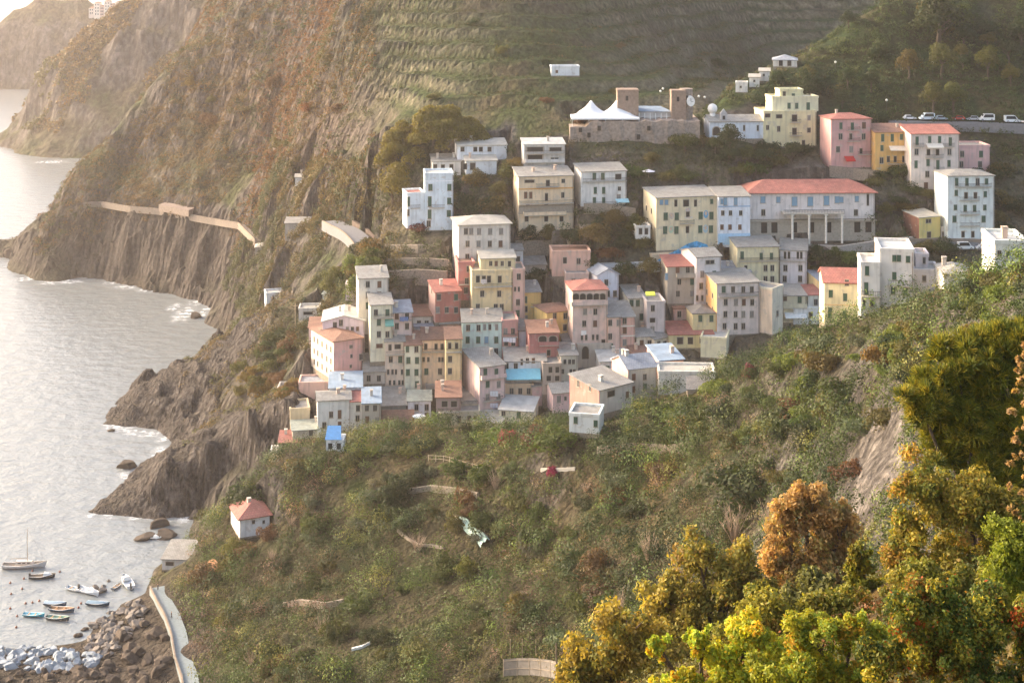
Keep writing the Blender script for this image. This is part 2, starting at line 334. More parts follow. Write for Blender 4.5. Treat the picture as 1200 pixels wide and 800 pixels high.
j_ += [PZ(x, 1700, -10) for x in (-60, 0, 60, 120, 200)]+[PZ(-70, 1590, 5), PZ(110, 1630, 66), PZ(145, 1630, 66)]
TJ = Terrain(j_, -690, -330, 1515, 1720, 4.0)
pr_ = 600+TR.X*F/TR.Y
TR.Z = TR.Z-np.clip(TR.Y-484, 0, 60)*1.6*np.clip((pr_-235)/20, 0, 1)-np.clip(pr_-345, 0, 200)*.25
TERR = {'M': TM, 'R': TR, 'N': TN, 'S': TS, 'F': TF}
# terraced vineyards: the slope above the village steps in dry-stone banks
t = TM; pxm = 600+t.X*F/t.Y; pym = HZ+(CH-t.Z)*F/t.Y
ter = np.clip((t.Z-88)/12, 0, 1)*np.clip((pxm-310)/60, 0, 1)
stepz = 5.0; zz = t.Z+1.6*fbm(t.X*.03, t.Y*.03, 0, 3, 5); k = zz/stepz; fr = k-np.floor(k)
t.Z = t.Z+ter*.85*((np.clip((fr-.5)*3.2+.5, 0, 1)-fr)*stepz)
TM.roughen(1.1, .14, seed=2, ridge=.3, wt=np.clip(1.05-ter, .15, 1)*(1-.6*np.clip((470-TM.Y)/20, 0, 1))); TR.roughen(1.3, .2, 4, 1.7); TN.roughen(.5, .2, 6); TS.roughen(.6, seed=7); TF.roughen(.25, .3, 8); TK.roughen(2.5, .05, 9, 1.5); TJ.roughen(4, .03, 10, 2)
def ledges(T, cell, amp, wt, seed):
    q = fbm(T.X/cell*.35, T.Y/cell*.35, T.Z/cell*.3, 3, seed+5)*.7
    for k, (c, a) in enumerate(((cell, amp), (cell*.45, amp*.5))):
        i = np.floor((T.X*.8+T.Y*.5)/c+q).astype(np.int64); j = np.floor((T.Y*.8-T.X*.45)/(c*2.2)+q*.7).astype(np.int64)
        T.Z = T.Z+wt*a*(_hash(i, j, j*0+k, seed)*2-1)
ledges(TR, 4.5, 1.3, np.clip((TR.Z-.5)/4, 0, 1)*np.clip((24-TR.Z)/8, 0.25, 1), 3)
ledges(TM, 8, 2.0, np.clip(TM.Z/4, 0, 1)*np.clip((38-TM.Z)/5, 0, 1)*np.clip((330-600-TM.X*F/TM.Y)/20, 0, 1), 9)
ledges(TK, 14, 4, np.clip(TK.Z/8, 0, 1), 11)
def hit(px, py, names='NRSM', off=0.0):
    """the point of the ground seen at a photo position"""
    best = None
    for k in names:
        T = TERR[k]; d = T.ray(px, py)
        if d is not None and (best is None or d < best): best = d
    if best is None: best = sd(py)
    p = W(px, py, best); return Vector((p[0], p[1], p[2]+off))

PATHS = {'cliff': [(98,238.5),(120,240),(155,242),(190,247),(225,252),(255,259),(282,267),(302,276)], 'lane': [(388,266),(404,266),(416,272),(426,284),(432,300),(434,318)]}
for k, w_ in (('cliff', 1.5), ('lane', 4.0)):
    PATHS[k] = [hit(x, y, 'M') for x, y in PATHS[k]]; zz_ = [p.z for p in PATHS[k]]
    for i, p in enumerate(PATHS[k]): p.z = sum(zz_[max(0, i-1):i+2])/len(zz_[max(0, i-1):i+2])
    for p, q in zip(PATHS[k], PATHS[k][1:]):
        n_s = max(1, int((q-p).length/3))
        for i in range(n_s):
            a_, b_ = p.lerp(q, i/n_s), p.lerp(q, (i+1)/n_s); TM.pad([(a_.x, a_.y-.01), (b_.x, b_.y-.01), (b_.x, b_.y+.01), (a_.x, a_.y+.01)], (a_.z+b_.z)/2, w_)
# ------------------------------------------------------------------ houses
PANE = plain('window_glass', (.035, .04, .045), rough=.15, var=.3, spec=.5)
FRAME = plain('window_frame', hexc('a89c8c'), rough=.8)
DARKF = plain('dark_opening', (.05, .042, .036), rough=.9)
IRON = plain('iron_railing', (.06, .055, .05), rough=.6)
SLAB = plain('concrete_slab', hexc('b8b0a4'), rough=.9, bump=.2)
SHUT = {'g': plain('green_shutter', hexc('46604f'), rough=.6), 'b': plain('blue_shutter', hexc('7f9fb4'), rough=.6), 'n': plain('brown_shutter', hexc('6e5142'), rough=.6), 'r': plain('red_shutter', hexc('b0524a'), rough=.6)}
PROTO = {}
def window_mesh(kind, fm=None):
    key = (kind, fm.name if fm else '')
    if key in PROTO: return PROTO[key]
    m = MB(); t = .08
    m.box((0, -.07, 0), (t, 0, 1), 0); m.box((1-t, -.07, 0), (1, 0, 1), 0); m.box((t, -.07, 1-.09), (1-t, 0, 1), 0); m.box((t, -.07, 0), (1-t, 0, .06), 0)
    if kind == 'window':
        m.box((t, -.035, .06), (1-t, -.012, .91), 1); m.box((.47, -.055, .06), (.53, -.036, .91), 0); m.box((-.08, -.16, -.07), (1.08, 0, -.003), 0)
    elif kind == 'dark':
        m.box((t, -.03, .06), (1-t, -.01, .91), 2)
    elif kind == 'arch':
        m = MB(); pts = [(.0, 0)]+[(.5-.5*math.cos(a), .62+.38*math.sin(a)) for a in [i*math.pi/10 for i in range(11)]]+[(1, 0)]
        m.poly([(p[0], -.03, p[1]) for p in pts][::-1], 2)
        o = [(.5+(p[0]-.5)*1.25, -.08, p[1]*1.1) for p in pts]; q = [(p[0], -.08, p[1]) for p in pts]
        for a in range(len(pts)-1):
            m.poly([o[a], o[a+1], q[a+1], q[a]], 0); m.poly([(q[a][0], -.08, q[a][2]), q[a+1], (q[a+1][0], -.02, q[a+1][2]), (q[a][0], -.02, q[a][2])], 0)
            m.poly([o[a], (o[a][0], 0, o[a][2]), (o[a+1][0], 0, o[a+1][2]), o[a+1]], 0)
    PROTO[key] = m.mesh(kind, [fm or FRAME, PANE, DARKF]); return PROTO[key]
def curtain_mesh():
    if 'curtain' not in PROTO:
        me = window_mesh('window').copy(); me.name = 'window_curtained'; me.materials[1] = plain('curtained_glass', (.22, .21, .2), rough=.3, var=.3); PROTO['curtain'] = me
    return PROTO['curtain']
def shutter_mesh(c, closed):
    key = ('sh', c, closed)
    if key in PROTO: return PROTO[key]
    m = MB()
    def leaf(x0, x1, y):
        m.box((x0, y-.05, .02), (x1, y, .97), 0)
        for k in range(7): z = .07+k*.128; m.box((x0+.05, y-.075, z), (x1-.05, y-.051, z+.07), 0)
    if closed: leaf(.06, .495, -.072); leaf(.505, .94, -.072)
    else: leaf(-.46, -.01, -.02)
    PROTO[key] = m.mesh('shutter', [SHUT[c]]); return PROTO[key]
FOOT = []                                  # footprints, for keeping plants out of houses
HOUSES = []
class Vol:
    def __init__(s, px, d, yaw, xr, z0):
        s.th = math.radians(yaw); s.c, s.s = math.cos(s.th), math.sin(s.th)
        s.d = d; s.X = (px-600)*d/F; s.z0 = z0; s.W = s.u(xr)
        s.M = Matrix.Translation((s.X, d, z0))@Matrix.Rotation(s.th, 4, 'Z')
    def u(s, x):
        k = (x-600)/F; return (k*s.d-s.X)/(s.c-k*s.s)
    def uz(s, x, y):
        u = s.u(x); Y = s.d+u*s.s; return u, CH-(y-HZ)*Y/F-s.z0
def parse(w):
    for part in w.split(';'):
        part = part.strip()
        if not part: continue
        head, rest = part.split(' ', 1); xs, y = rest.split('@')
        sz = (5.0, 7.8)
        if ':' in head: head, q = head.split(':'); a, b = q.split('x'); sz = (float(a), float(b))
        for x in xs.split(','): yield head, float(x), float(y), sz
def H(name, label, xl, xr, yt, yb, wall, roof, win='', yaw=9, dep=9, bal=(), aw=(), sl='', on=None, dd=0, T='M', cat='house', group=None, chim=None, d=None, band=(), bury=4, over=.35, wallm=None, side=None, deco=None, lcol=None):
    col = hexc(wall, .95) if wall else None
    wm = wallm or wallmat(col)
    if on is None:
        if d is None:
            d = TERR[T].ray(xl, yb) or 400
        p = W(xl, yb, d); z0 = p[2]; v = Vol(xl, d, yaw, xr, z0)
        root = empty(name, (v.X, v.d, z0), v.th); tag(root, label, cat, group); root['_vol'] = 0
        del root['_vol']
        HOUSES.append((root, v)); M = Matrix.Identity(4)
        co = [v.M@Vector(q) for q in ((0, 0, 0), (v.W, 0, 0), (v.W, dep, 0), (0, dep, 0))]
        FOOT.append([(q.x, q.y) for q in co])
        for k in ('M', 'N', 'S'):
            if (k == T) or (k == 'M' and T == 'N') or (k == 'S' and T == 'M'): TERR[k].pad([(q.x, q.y) for q in co], z0+.05); TERR[k].pad([tuple((v.M@Vector(q)).xy) for q in ((0, -4, 0), (v.W, -4, 0), (v.W, 0, 0), (0, 0, 0))], z0-.4, .6)
    else:
        root, v0 = on; d = v0.d+dd; p = W(xl, yb, d); z0 = p[2]; v = Vol(xl, d, yaw, xr, z0); M = v0.M.inverted()@v.M; bury = .0
        bury = .05
    h = CH-(yt-HZ)*v.d/F-z0; Wd = v.W
    rt, rk, rise = roof
    # walls
    mb = MB(); b = 0.0
    if bury > .1:
        pb = MB(); pb.box((-.05, -.05, -bury), (Wd+.05, dep, -.0)); pb.build('foundation', plain('rubble_stone', hexc('8a7f70'), rough=.95, var=.3, scale=2.2, bump=.8, bscale=3), root)
    hb = h+(rise if rt == 'shed' else 0)
    mb.poly([(0, 0, b), (Wd, 0, b), (Wd, 0, h), (0, 0, h)]); mb.poly([(Wd, dep, b), (0, dep, b), (0, dep, hb), (Wd, dep, hb)])
    if rt == 'gable':
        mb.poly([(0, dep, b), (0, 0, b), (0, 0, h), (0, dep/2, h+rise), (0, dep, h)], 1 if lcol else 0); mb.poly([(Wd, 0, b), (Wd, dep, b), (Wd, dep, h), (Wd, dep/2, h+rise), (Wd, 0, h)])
    else:
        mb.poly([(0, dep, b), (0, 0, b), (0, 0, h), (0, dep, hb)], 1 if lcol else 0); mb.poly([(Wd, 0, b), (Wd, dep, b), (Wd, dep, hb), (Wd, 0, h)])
    if rt == 'gablef':
        mb.poly([(0, 0, h), (Wd, 0, h), (Wd/2, 0, h+rise)]); mb.poly([(Wd, dep, h), (0, dep, h), (Wd/2, dep, h+rise)])
    if rt == 'flat': mb.poly([(0, 0, h-.02), (Wd, 0, h-.02), (Wd, dep, h-.02), (0, dep, h-.02)])
    def put(o): o.matrix_basis = M; return o
    for (y0, y1, bc) in band:
        z0b, z1b = v.uz(xl, y1)[1], v.uz(xl, y0)[1]
        bm_ = MB(); bm_.box((-.06, -.06, z0b), (Wd+.06, 0.3, z1b)); put(bm_.build('cornice', plain('trim_'+bc, hexc(bc)), root))
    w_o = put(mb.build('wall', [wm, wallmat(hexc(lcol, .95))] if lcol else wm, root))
    # roof
    rm = roofmat(rk); o = over; rb = MB(); th = .22
    if rt == 'flat':
        t = .3; ph = .55
        rb.box((t, t, h), (Wd-t, dep-t, h+.06), 0)
        for a, c_ in (((-.12, -.12, h-.1), (Wd+.12, t, h+ph)), ((-.12, dep-t, h-.1), (Wd+.12, dep+.12, h+ph)), ((-.12, t, h-.1), (t, dep-t, h+ph)), ((Wd-t, t, h-.1), (Wd+.12, dep-t, h+ph))): rb.box(a, c_, 1)
        ro = put(rb.build('roof', [rm, wm], root))
    else:
        def sheet(pts): rb.poly(pts, 0)
        if rt == 'shed':
            k = rise/dep; sheet([(-o, -o, h-o*k+.03), (Wd+o, -o, h-o*k+.03), (Wd+o, dep+o, h+rise+o*k+.03), (-o, dep+o, h+rise+o*k+.03)])
        elif rt == 'gable':
            k = rise/(dep/2); e = h-o*k+.03; r = h+rise+.03
            A, B, Cc, D, E, G = (-o, -o, e), (Wd+o, -o, e), (Wd+o, dep+o, e), (-o, dep+o, e), (-o, dep/2, r), (Wd+o, dep/2, r)
            sheet([A, B, G, E]); sheet([D, E, G, Cc])
        elif rt == 'gablef':
            k = rise/(Wd/2); e = h-o*k+.03; r = h+rise+.03
            sheet([(-o, -o, e), (Wd/2, -o, r), (Wd/2, dep+o, r), (-o, dep+o, e)]); sheet([(Wd/2, -o, r), (Wd+o, -o, e), (Wd+o, dep+o, e), (Wd/2, dep+o, r)])
        elif rt == 'hip':
            q = min(dep, Wd)/2*.95; e = h+.03; r = h+rise
            A, B, Cc, D = (-o, -o, e), (Wd+o, -o, e), (Wd+o, dep+o, e), (-o, dep+o, e)
            if Wd >= dep: E, G = (q, dep/2, r), (Wd-q, dep/2, r); sheet([A, B, G, E]); sheet([Cc, D, E, G]); sheet([B, Cc, G]); sheet([D, A, E])
            else: E, G = (Wd/2, q, r), (Wd/2, dep-q, r); sheet([A, B, E]); sheet([B, Cc, G, E]); sheet([Cc, D, G]); sheet([D, A, E, G])
        me = rb.mesh('roof', [rm]); bm = bmesh.new(); bm.from_mesh(me); bmesh.ops.remove_doubles(bm, verts=bm.verts, dist=.001)
        bmesh.ops.recalc_face_normals(bm, faces=bm.faces)
        if sum(f.normal.z for f in bm.faces) < 0: bmesh.ops.reverse_faces(bm, faces=bm.faces)
        bmesh.ops.solidify(bm, geom=bm.faces[:], thickness=-th)
        bm.to_mesh(me); bm.free(); ro = put(obj('roof', me, root))
    # chimneys
    nch = chim if chim is not None else (random.choice((0, 1, 1, 2)) if Wd > 5 and rt != 'flat' else 0)
    for i in range(nch):
        x = random.uniform(.15, .85)*Wd; y = random.uniform(.35, .75)*dep
        zb = h+{'shed': rise*y/dep, 'gable': rise*(1-abs(y-dep/2)/(dep/2)), 'gablef': rise*(1-abs(x-Wd/2)/(Wd/2)), 'hip': rise*.6, 'flat': 0}[rt]
        cb = MB(); s_ = random.uniform(.3, .42); hh = random.uniform(1.0, 1.6)
        cb.box((x-s_, y-s_, zb-.6), (x+s_, y+s_, zb+hh)); cb.box((x-s_-.08, y-s_-.08, zb+hh), (x+s_+.08, y+s_+.08, zb+hh+.12), 1)
        for q in (-1, 1): cb.box((x+q*s_*.7-.08, y-.1, zb+hh+.12), (x+q*s_*.7+.08, y+.1, zb+hh+.3), 1)
        cb.box((x-s_-.1, y-s_-.1, zb+hh+.3), (x+s_+.1, y+s_+.1, zb+hh+.4), 0)
        cb.build('chimney', [wallmat(hexc(random.choice(('cfc6b8', 'b9aa9a', 'c8a58e')))), SLAB], ro)
    # openings
    for k, x, y, (w_, h_) in parse(win):
        add_open(root, M, v, k, x, y, w_, h_)
    if sl:
        for tok in sl.split(';'):
            k, rest = tok.strip().split(' '); fr, ys = rest.split('@')
            for f in fr.split(','):
                for yy in ys.split(','):
                    z = CH-(float(yy)-HZ)*v.d/F-z0
                    side_open(root, M, v, k, float(f)*dep, z)
    for (x0, x1, y, *r) in bal:
        u0, z = v.uz(x0, y); u1 = v.u(x1); dp = r[0] if r else 1.0; solid = len(r) > 1
        q = MB(); q.box((u0, -dp, z-.16), (u1, -.002, z), 0)
        if solid: q.box((u0, -dp, z), (u1, -dp+.12, z+.95), 2); q.box((u0, -dp+.12, z), (u0+.12, -.002, z+.95), 2); q.box((u1-.12, -dp+.12, z), (u1, -.002, z+.95), 2)
        else:
            q.box((u0, -dp, z+.93), (u1, -dp+.06, z+1.0), 1)
            q.box((u0, -dp+.06, z+.93), (u0+.06, -.002, z+1.0), 1); q.box((u1-.06, -dp+.06, z+.93), (u1, -.002, z+1.0), 1)
            n = max(2, int((u1-u0)/.3))
            for i in range(n+1): xx = u0+.03+(u1-u0-.06)*i/n; q.box((xx-.025, -dp+.01, z), (xx+.025, -dp+.05, z+.93), 1)
        put(q.build('balcony', [SLAB, IRON, wm], root))
    for (x0, x1, y0, y1, c_) in aw:
        u0, z1 = v.uz(x0, y0); u1 = v.u(x1); z2 = v.uz(x0, y1)[1]; q = MB(); L = (z1-z2)*1.3+.4
        q.poly([(u0, -.02, z1), (u1, -.02, z1), (u1, -L, z2+.15), (u0, -L, z2+.15)]); q.poly([(u0, -L, z2+.15), (u1, -L, z2+.15), (u1, -L-.02, z2-.1), (u0, -L-.02, z2-.1)])
        q.poly([(u0, -.02, z1-.05), (u0, -L, z2+.1), (u1, -L, z2+.1), (u1, -.02, z1-.05)])
        q.tube([(u0, -.02, z2+.2), (u0, -L, z2+.15)], .03, 4); q.tube([(u1, -.02, z2+.2), (u1, -L, z2+.15)], .03, 4)
        put(q.build('awning', plain('awning_'+c_, hexc(c_), rough=.8, var=.08), root))
    if h > 7 and on is None:
        q = MB(); q.tube([(Wd-.25, -.08, 0), (Wd-.25, -.08, h-.1)], .06, 5); put(q.build('drainpipe', plain('copper_pipe', hexc('8c7668')), root))
    return root, v
def add_open(root, M, v, k, x, y, w_, h_):
    s = v.d/F; u, z = v.uz(x, y); w = w_*s; h = h_*s
    nm, me, par = 'window', None, None
    if k in 'wW': me = window_mesh('window')
    elif k in ('gc', 'bc', 'nc', 'rc', 'go', 'bo', 'no'): me = window_mesh('window')
    elif k == 'k': me = window_mesh('dark'); nm = 'window'
    elif k == 'd': me = window_mesh('dark'); nm = 'door'
    elif k == 'a': me = window_mesh('arch'); nm = 'archway'
    o = obj(nm, me, root); L = Matrix.Translation((u-w/2, 0, z-h/2))@Matrix.Diagonal((w, 1, h, 1)); o.matrix_basis = M@L
    if k == 'w' and w > .8:
        q = random.random()
        if q < .16: obj('shutter', shutter_mesh(random.choice('gnn'), True), o)
        elif q < .3: o.data = curtain_mesh()
    if len(k) == 2:
        if k[1] == 'c': obj('shutter', shutter_mesh(k[0], True), o)
        else:
            obj('shutter', shutter_mesh(k[0], False), o); q = obj('shutter', shutter_mesh(k[0], False), o); q.location = (1.47, 0, 0)
    return o
def side_open(root, M, v, k, f, z):
    me = window_mesh('window'); o = obj('window', me, root); w, h = 1.05, 1.6
    L = Matrix.Translation((0, f+w/2, z-h/2))@Matrix.Rotation(-math.pi/2, 4, 'Z')@Matrix.Diagonal((w, 1, h, 1)); o.matrix_basis = M@L
    if len(k) == 2: obj('shutter', shutter_mesh(k[0], True), o)
G1 = 'tall houses packed on the village slope'
def V(*a, **k): k.setdefault('group', G1); return H('village_house', *a, **k)
# ---- western end of the village
V('tall plain cream house with a pale slate roof, directly below the grey lane', 420,455,327,392,'d9cfbd',('shed','slate',1.4),'w 431,444.6@333;w 431,444.4@345.5;w 431,444@358', yaw=10, sl='w .5@335,350')
V('narrow pale yellow house with green balcony awnings in front of the tall cream house', 434,460,358,424,'ddd5b4',('shed','slate',1.0),'w 440.5@366;gc 454@366;w 444@377.5;w 444,454@391.5;w:8x5 444.6@405', yaw=9, bal=[(438,461,372,1.0)], aw=[(451,461,374,380,'6fa596')])
V('small pink house with a blue-grey roof and blue washing on its balcony', 460.5,483,367,420,'dcc0b8',('shed','slate_blue',1.2),'w 465,477@370;w 465,477@382;w 465,477@396', bal=[(468,483,375,1.0)])
V('lilac-pink house with a low white gable roof, just above the salmon block', 378,427,377,414,'dfc8cf',('gablef','white',1.5),'w 392.5@381;w 399.5@378;w 392.5@394;w 377.8@390;w:3.6x5 407,413,419@385;w 414,421@397', yaw=5, dep=12, bal=[(396,427,393,1.6,1)], band=[])
V('low pink wing with a terracotta-pink top beside the lilac house', 362,379,384,404,'dfc0bc',('shed','tile_old',.6),'w 370,377@390', yaw=5)
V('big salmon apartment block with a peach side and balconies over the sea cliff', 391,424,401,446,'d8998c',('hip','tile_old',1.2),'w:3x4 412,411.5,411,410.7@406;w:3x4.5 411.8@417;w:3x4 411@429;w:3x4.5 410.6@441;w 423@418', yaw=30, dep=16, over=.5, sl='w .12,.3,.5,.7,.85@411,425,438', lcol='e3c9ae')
V('low terracotta-pink terrace house at the foot of the salmon block', 350,384,450,468,'d0a596',('flat','slate_blue',0),'w 372@464', yaw=4, dep=7)
V('flat grey-roofed house with a blue-grey terrace at the top of the dark sea cliff', 324,352,459,470,'b8b0a8',('flat','slate_blue',0),'w 346@465', yaw=2, dep=8)
V('tan windowless block with a cream corner strip above the red-roofed shelter', 340,363,481,509,'b8a684',('flat','slate',0),'', yaw=12, dep=8)
V('white and pink house with a light blue roof below the salmon block', 386,424,455,486,'dfe0e2',('shed','bluewhite',1.2),'rc 413.6@463;w 402@464;w 418@475', yaw=6, dep=10, band=[])
V('white house with brown shuttered doors and a pale cream left wing', 372,411,470,513,'dddad2',('gable','slate',.9),'w 388@485.5;nc:4.5x10 398@485;nc:4.5x9 398@498;w 380@498', yaw=9, dep=8, bal=[(394,410,504,.9)])
V('cream house with a small laundry balcony beside the white house with brown doors', 411,426,471,512,'d2cabb',('shed','rust',.8),'w 419.5@478;w 419@490', yaw=6, bal=[(411,421,502,.9)])
V('grey-beige tower house with a blue-white roof above the bright green bushes', 425,446,473,516,'aea493',('shed','bluewhite',1.3),'w 430,439.5@478;w 430.3@491;w 430@505;w 442@492', yaw=6, chim=1)
V('low cottage with a bent grey slate roof behind the blue tarpaulin roof', 343,383,505,522,'b5aa98',('shed','green',.6),'w 364.5@507', yaw=12, dep=6)
V('open shelter with a rusty red sheet roof at the village\'s lowest corner', 327,368,519,538,'8b7468',('shed','rust',.7),'d:9x6 333@529;w:12x6 347@528;w 360@530', yaw=5, dep=7)
V('tiny white hut with a pale roof at the lower left tip of the village', 317,328,530,542,'e0e0d8',('flat','pale',0),'', yaw=4, dep=4, chim=0)
V('low grey stone hut with a flat terrace beside the blue tarpaulin', 366,388,519,532,'b3a793',('flat','slate',0),'w 381@525', yaw=4, dep=5)
V('house with a broad olive-grey slate roof and a green timber front above a brown terrace', 446,476,476,501,'84857a',('shed','slate',1.8),'k:10x5 452,465@482', yaw=8, dep=10, chim=1)
V('low house with a brown tile roof under the olive-grey slate house', 448,484,497,510,'96765f',('shed','brown',1.4),'k 460@502;k 472@503', yaw=4, dep=6)
V('white house with a moss-grey roof and a round white parasol terrace', 478,505,470,494,'e0e2e4',('gable','green',1.4),'w 488,500@477;w 500@487', yaw=4, chim=1)
# ---- middle rows
V('peach and grey house with paired windows, leftmost in the row of three', 451.5,474,401,456,'dfc4ab',('shed','slate',1.2),'k:4x8 457@407;k:8x6 466@406;w 458,469@421;w:2.8x6.5 455,460,464,471@435.5;w:2.8x6 457,462,468,472@448', yaw=7, bal=[(452,474,415,1.0)])
V('pale yellow-green house with green shutters, middle of the row of three', 474.5,494,405,458,'d9d6ba',('shed','tile_old',1.4),'gc:4x9 477.5@408;gc 478.6,488.6@422;gc 478,488@436;gc 488.6@450;w 488@409', yaw=7, chim=1)
V('warm peach house with balconied doors, right in the row of three', 494.5,522,399,458,'e2bf9d',('shed','brown',1.1),'d:4x8 499,511,518@406;w:3x6 496.5,502,515,518.5@421;w 499.6,515.6@435', yaw=5, bal=[(495,522,412,.9)], chim=1)
V('yellow house with a railed roof terrace joined to the warm peach house', 522.5,541,398,456,'e0c48c',('shed','brown',.9),'d:4x8 527,535@405;w 527.4@420.6;w 527.3@434.6', yaw=5, bal=[(522.5,541,412,.9)])
V('mint green house with green and blue shutters in the middle of the village', 542,589,378,420,'c3d9cb',('shed','slate',1.3),'w 548.6,560.8@384;w:3.5x7 568,574,582@383;gc 548,560.4,581.6@398;bc 570@398;w 548,558,569.6,581.4@411.5', yaw=4, bal=[], chim=2)
V('reddish pink narrow house with white laundry beside the mint green house', 588.5,607,377,421,'bd8278',('flat','slate',0),'w 592.4,601@388;w 593,601.4@401.5;w 596@412', yaw=5, bal=[(589,607,394.5,.8)])
V('narrow blue-white house between the pink laundry house and the dark red house', 608,619,388,418,'d0d4dc',('shed','slate',.8),'', yaw=3, chim=0)
V('dark red house with arched openings and a tile roof in the middle of the village', 620,655,391,434,'a2605a',('shed','tile_old',1.2),'a:9x7 636,648@397;k 643@413;k:4x7 650@423', yaw=6, bal=[(632,655,404,.9,1)])
V('low brown house of loggias under the dark red house', 636,658,428,462,'a6917f',('flat','slate',0),'k:6x7 643,653@443;k 645,653@433', yaw=6)
V('pink house with a wide slate roof, laundry and a long blank pink side', 562,592,431,482,'d9b6ad',('shed','slate',1.6),'gc 568.6,581.6@435.5;w 571.4,584.4@450;w 571.4,584@465', yaw=24, dep=12, bal=[(563,592,444,1.0,1),(566,588,470,.8)], chim=1)
V('white house with a turquoise awning below the dark red house', 592,640,424,455,'d8d9da',('shed','slate',1.2),'w 593.6,604.4@429;k:3x8 611.4@424;w:4x6 618,625@422;k:22x5 606,629@443', yaw=3, aw=[(593,633,432,441,'86c4d2')], chim=1)
V('tan house with three dark windows under the turquoise awning', 591,625,452,474,'c3a583',('flat','slate',0),'w 599.6,609.6,619.6@458', yaw=3, dep=7)
V('small pink house with a grey gable roof and two dark windows beside the ridge bushes', 648,670,461,484,'dcb3ae',('gable','slate',1.5),'w:5x8 655@467.4;w:3x5 662.6@466.6', yaw=14, dep=7, chim=0)
V('pink house with a broad grey roof behind the small pink house', 624,650,453,476,'d3a8a0',('shed','slate',1.2),'w 640@464', yaw=12, chim=1)
V('low cream house with a white roof above the pink oleander', 585,624,480,494,'e0d5b4',('shed','white',1.3),'w 590@485;w 608@486', yaw=-12, dep=8, chim=0)
V('low building with a pale cream roof left of the pink oleander', 553,588,494,506,'ddd2bb',('shed','pale',.9),'', yaw=-10, dep=7, chim=0)
V('house with a brown-red roof terrace and a dark glazed gallery above the green bushes', 511,540,466,500,'9c7f78',('shed','tile_old',1.4),'k:8x8 521,532@473;w 527@488;w 537.5@489', yaw=3, bal=[(513,539,482,1.0)], chim=2)
V('tan house with a grey awning terrace below the brown-red roof', 516,562,484,502,'b8a98c',('flat','slate',0),'k:5x9 526,538@491;k 550,557@490', yaw=2, dep=6)
V('small house with a pale grey slate roof beside the long blank pink side', 541,568,470,492,'b5aba0',('shed','slate',1.0),'k:10x6 553@476', yaw=3, chim=1)
V('low house with a blue-white sheet roof under the row of three', 499,523,452,470,'a29489',('flat','bluewhite',0),'w 508,517@459', yaw=3, dep=7)
# ---- around the beige villa and the yellow house
V('big beige villa with a pale hip roof and three rows of dark windows', 537.5,598,264.5,330,'d8cdbc',('hip','pale',1.6),'w 546,552.2,561.4,574.4,587.2@271;w 548,560.8,574,586.6@285.6;w 547.6,561@301', yaw=11, dep=12, sl='w .4@272,288', over=.6, chim=0)
V('small pale annex with a blue-white side right of the beige villa', 598.5,613,294,322,'cdd0d0',('shed','slate',.7),'w 607@304', yaw=5, dep=6)
yh = V('yellow house with a penthouse and a long railed balcony below the beige villa', 553,600.5,319,372,'e0c48d',('flat','slate',0),'d:5x9 560,573,585.6@327;d:5x9 567@327;w 565,585@344;w 560,581,588@359.5', yaw=8, dep=11, bal=[(556,600,336,1.2)])
H('penthouse','',563,604,303.5,319,'e0c995',('shed','pale',1.0),'w:4x6 575,581.5,588.5@308.6;k:4x7 597@309', yaw=8, dep=6, on=yh, dd=3, chim=0)
V('narrow pinkish strip house on the right of the yellow penthouse house', 601,615,317,378,'d3a795',('flat','slate',0),'w 608@324;w:2.6x6 603.6,608@338.6;w 607@354;w 606.6@367', yaw=6)
V('dark red house squeezed behind the left of the yellow penthouse house', 537,556,309,352,'ad6a66',('flat','tile_old',0),'w 549@315;w 547@329;w 546@340', yaw=8, bal=[(538,554,333,.8)])
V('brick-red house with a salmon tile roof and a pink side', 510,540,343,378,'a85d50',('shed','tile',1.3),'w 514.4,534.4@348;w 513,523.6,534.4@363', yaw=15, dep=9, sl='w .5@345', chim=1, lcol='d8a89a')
V('low cream house with a dark red roof left of the brick-red house', 484,507,371,402,'d8cdb8',('shed','tile_old',1.0),'w 488,497@390;w 491,500@379', yaw=5)
V('white cottage with a blue-grey roof among chimneys below the dark red roof', 486,515,383,408,'c8c9cc',('shed','slate_blue',1.3),'w 488,496,511.6@390', yaw=6, chim=2)
V('terracotta-brown house with a grey roof beside the mint green house', 516,541,380,412,'b08572',('shed','slate',1.3),'w:4x7 522,533@384.5;w 522,533@396', yaw=6, chim=1)
V('small white terrace hut between the brick-red and yellow houses', 541,555,357,374,'e3e4e2',('flat','white',0),'k:9x4 549@365', yaw=3, dep=5)
V('ochre house with a grey roof right of the pinkish strip house', 614,634,343,384,'cba75f',('shed','slate',1.2),'gc:4x8 616@351;w 616@362;w 616@373', yaw=8, bal=[(622,634,359,.8)], chim=1)
V('golden yellow house with a brown tiled hip roof beside the pink loggia house', 641,671,367,408,'d8b366',('hip','tile_old',1.2),'w 650,662.4@370;w 649.6,662@383.4;w:3x5 658.6,666@395', yaw=22, dep=9, chim=0)
V('low house with a flat grey terrace in front of the golden yellow house', 608,640,383,400,'a89c90',('flat','slate',0),'w 618,630@391', yaw=4, dep=7)
V('salmon terrace building with a brown door above the pink loggia house', 647,692,296,324,'d3a18a',('flat','tile_old',0),'d:5x8 662@305;w 678@306', yaw=4, dep=8)
V('low shed with a pale slate roof under the dark trees right of the beige villa', 614,640,311,322,'b0a494',('shed','slate',1.0),'', yaw=5, dep=7, chim=0)
V('small house with a grey roof behind the pink loggia house', 663,690,322,345,'c9a796',('flat','slate',0),'w 672,682@330', yaw=4, dep=7)
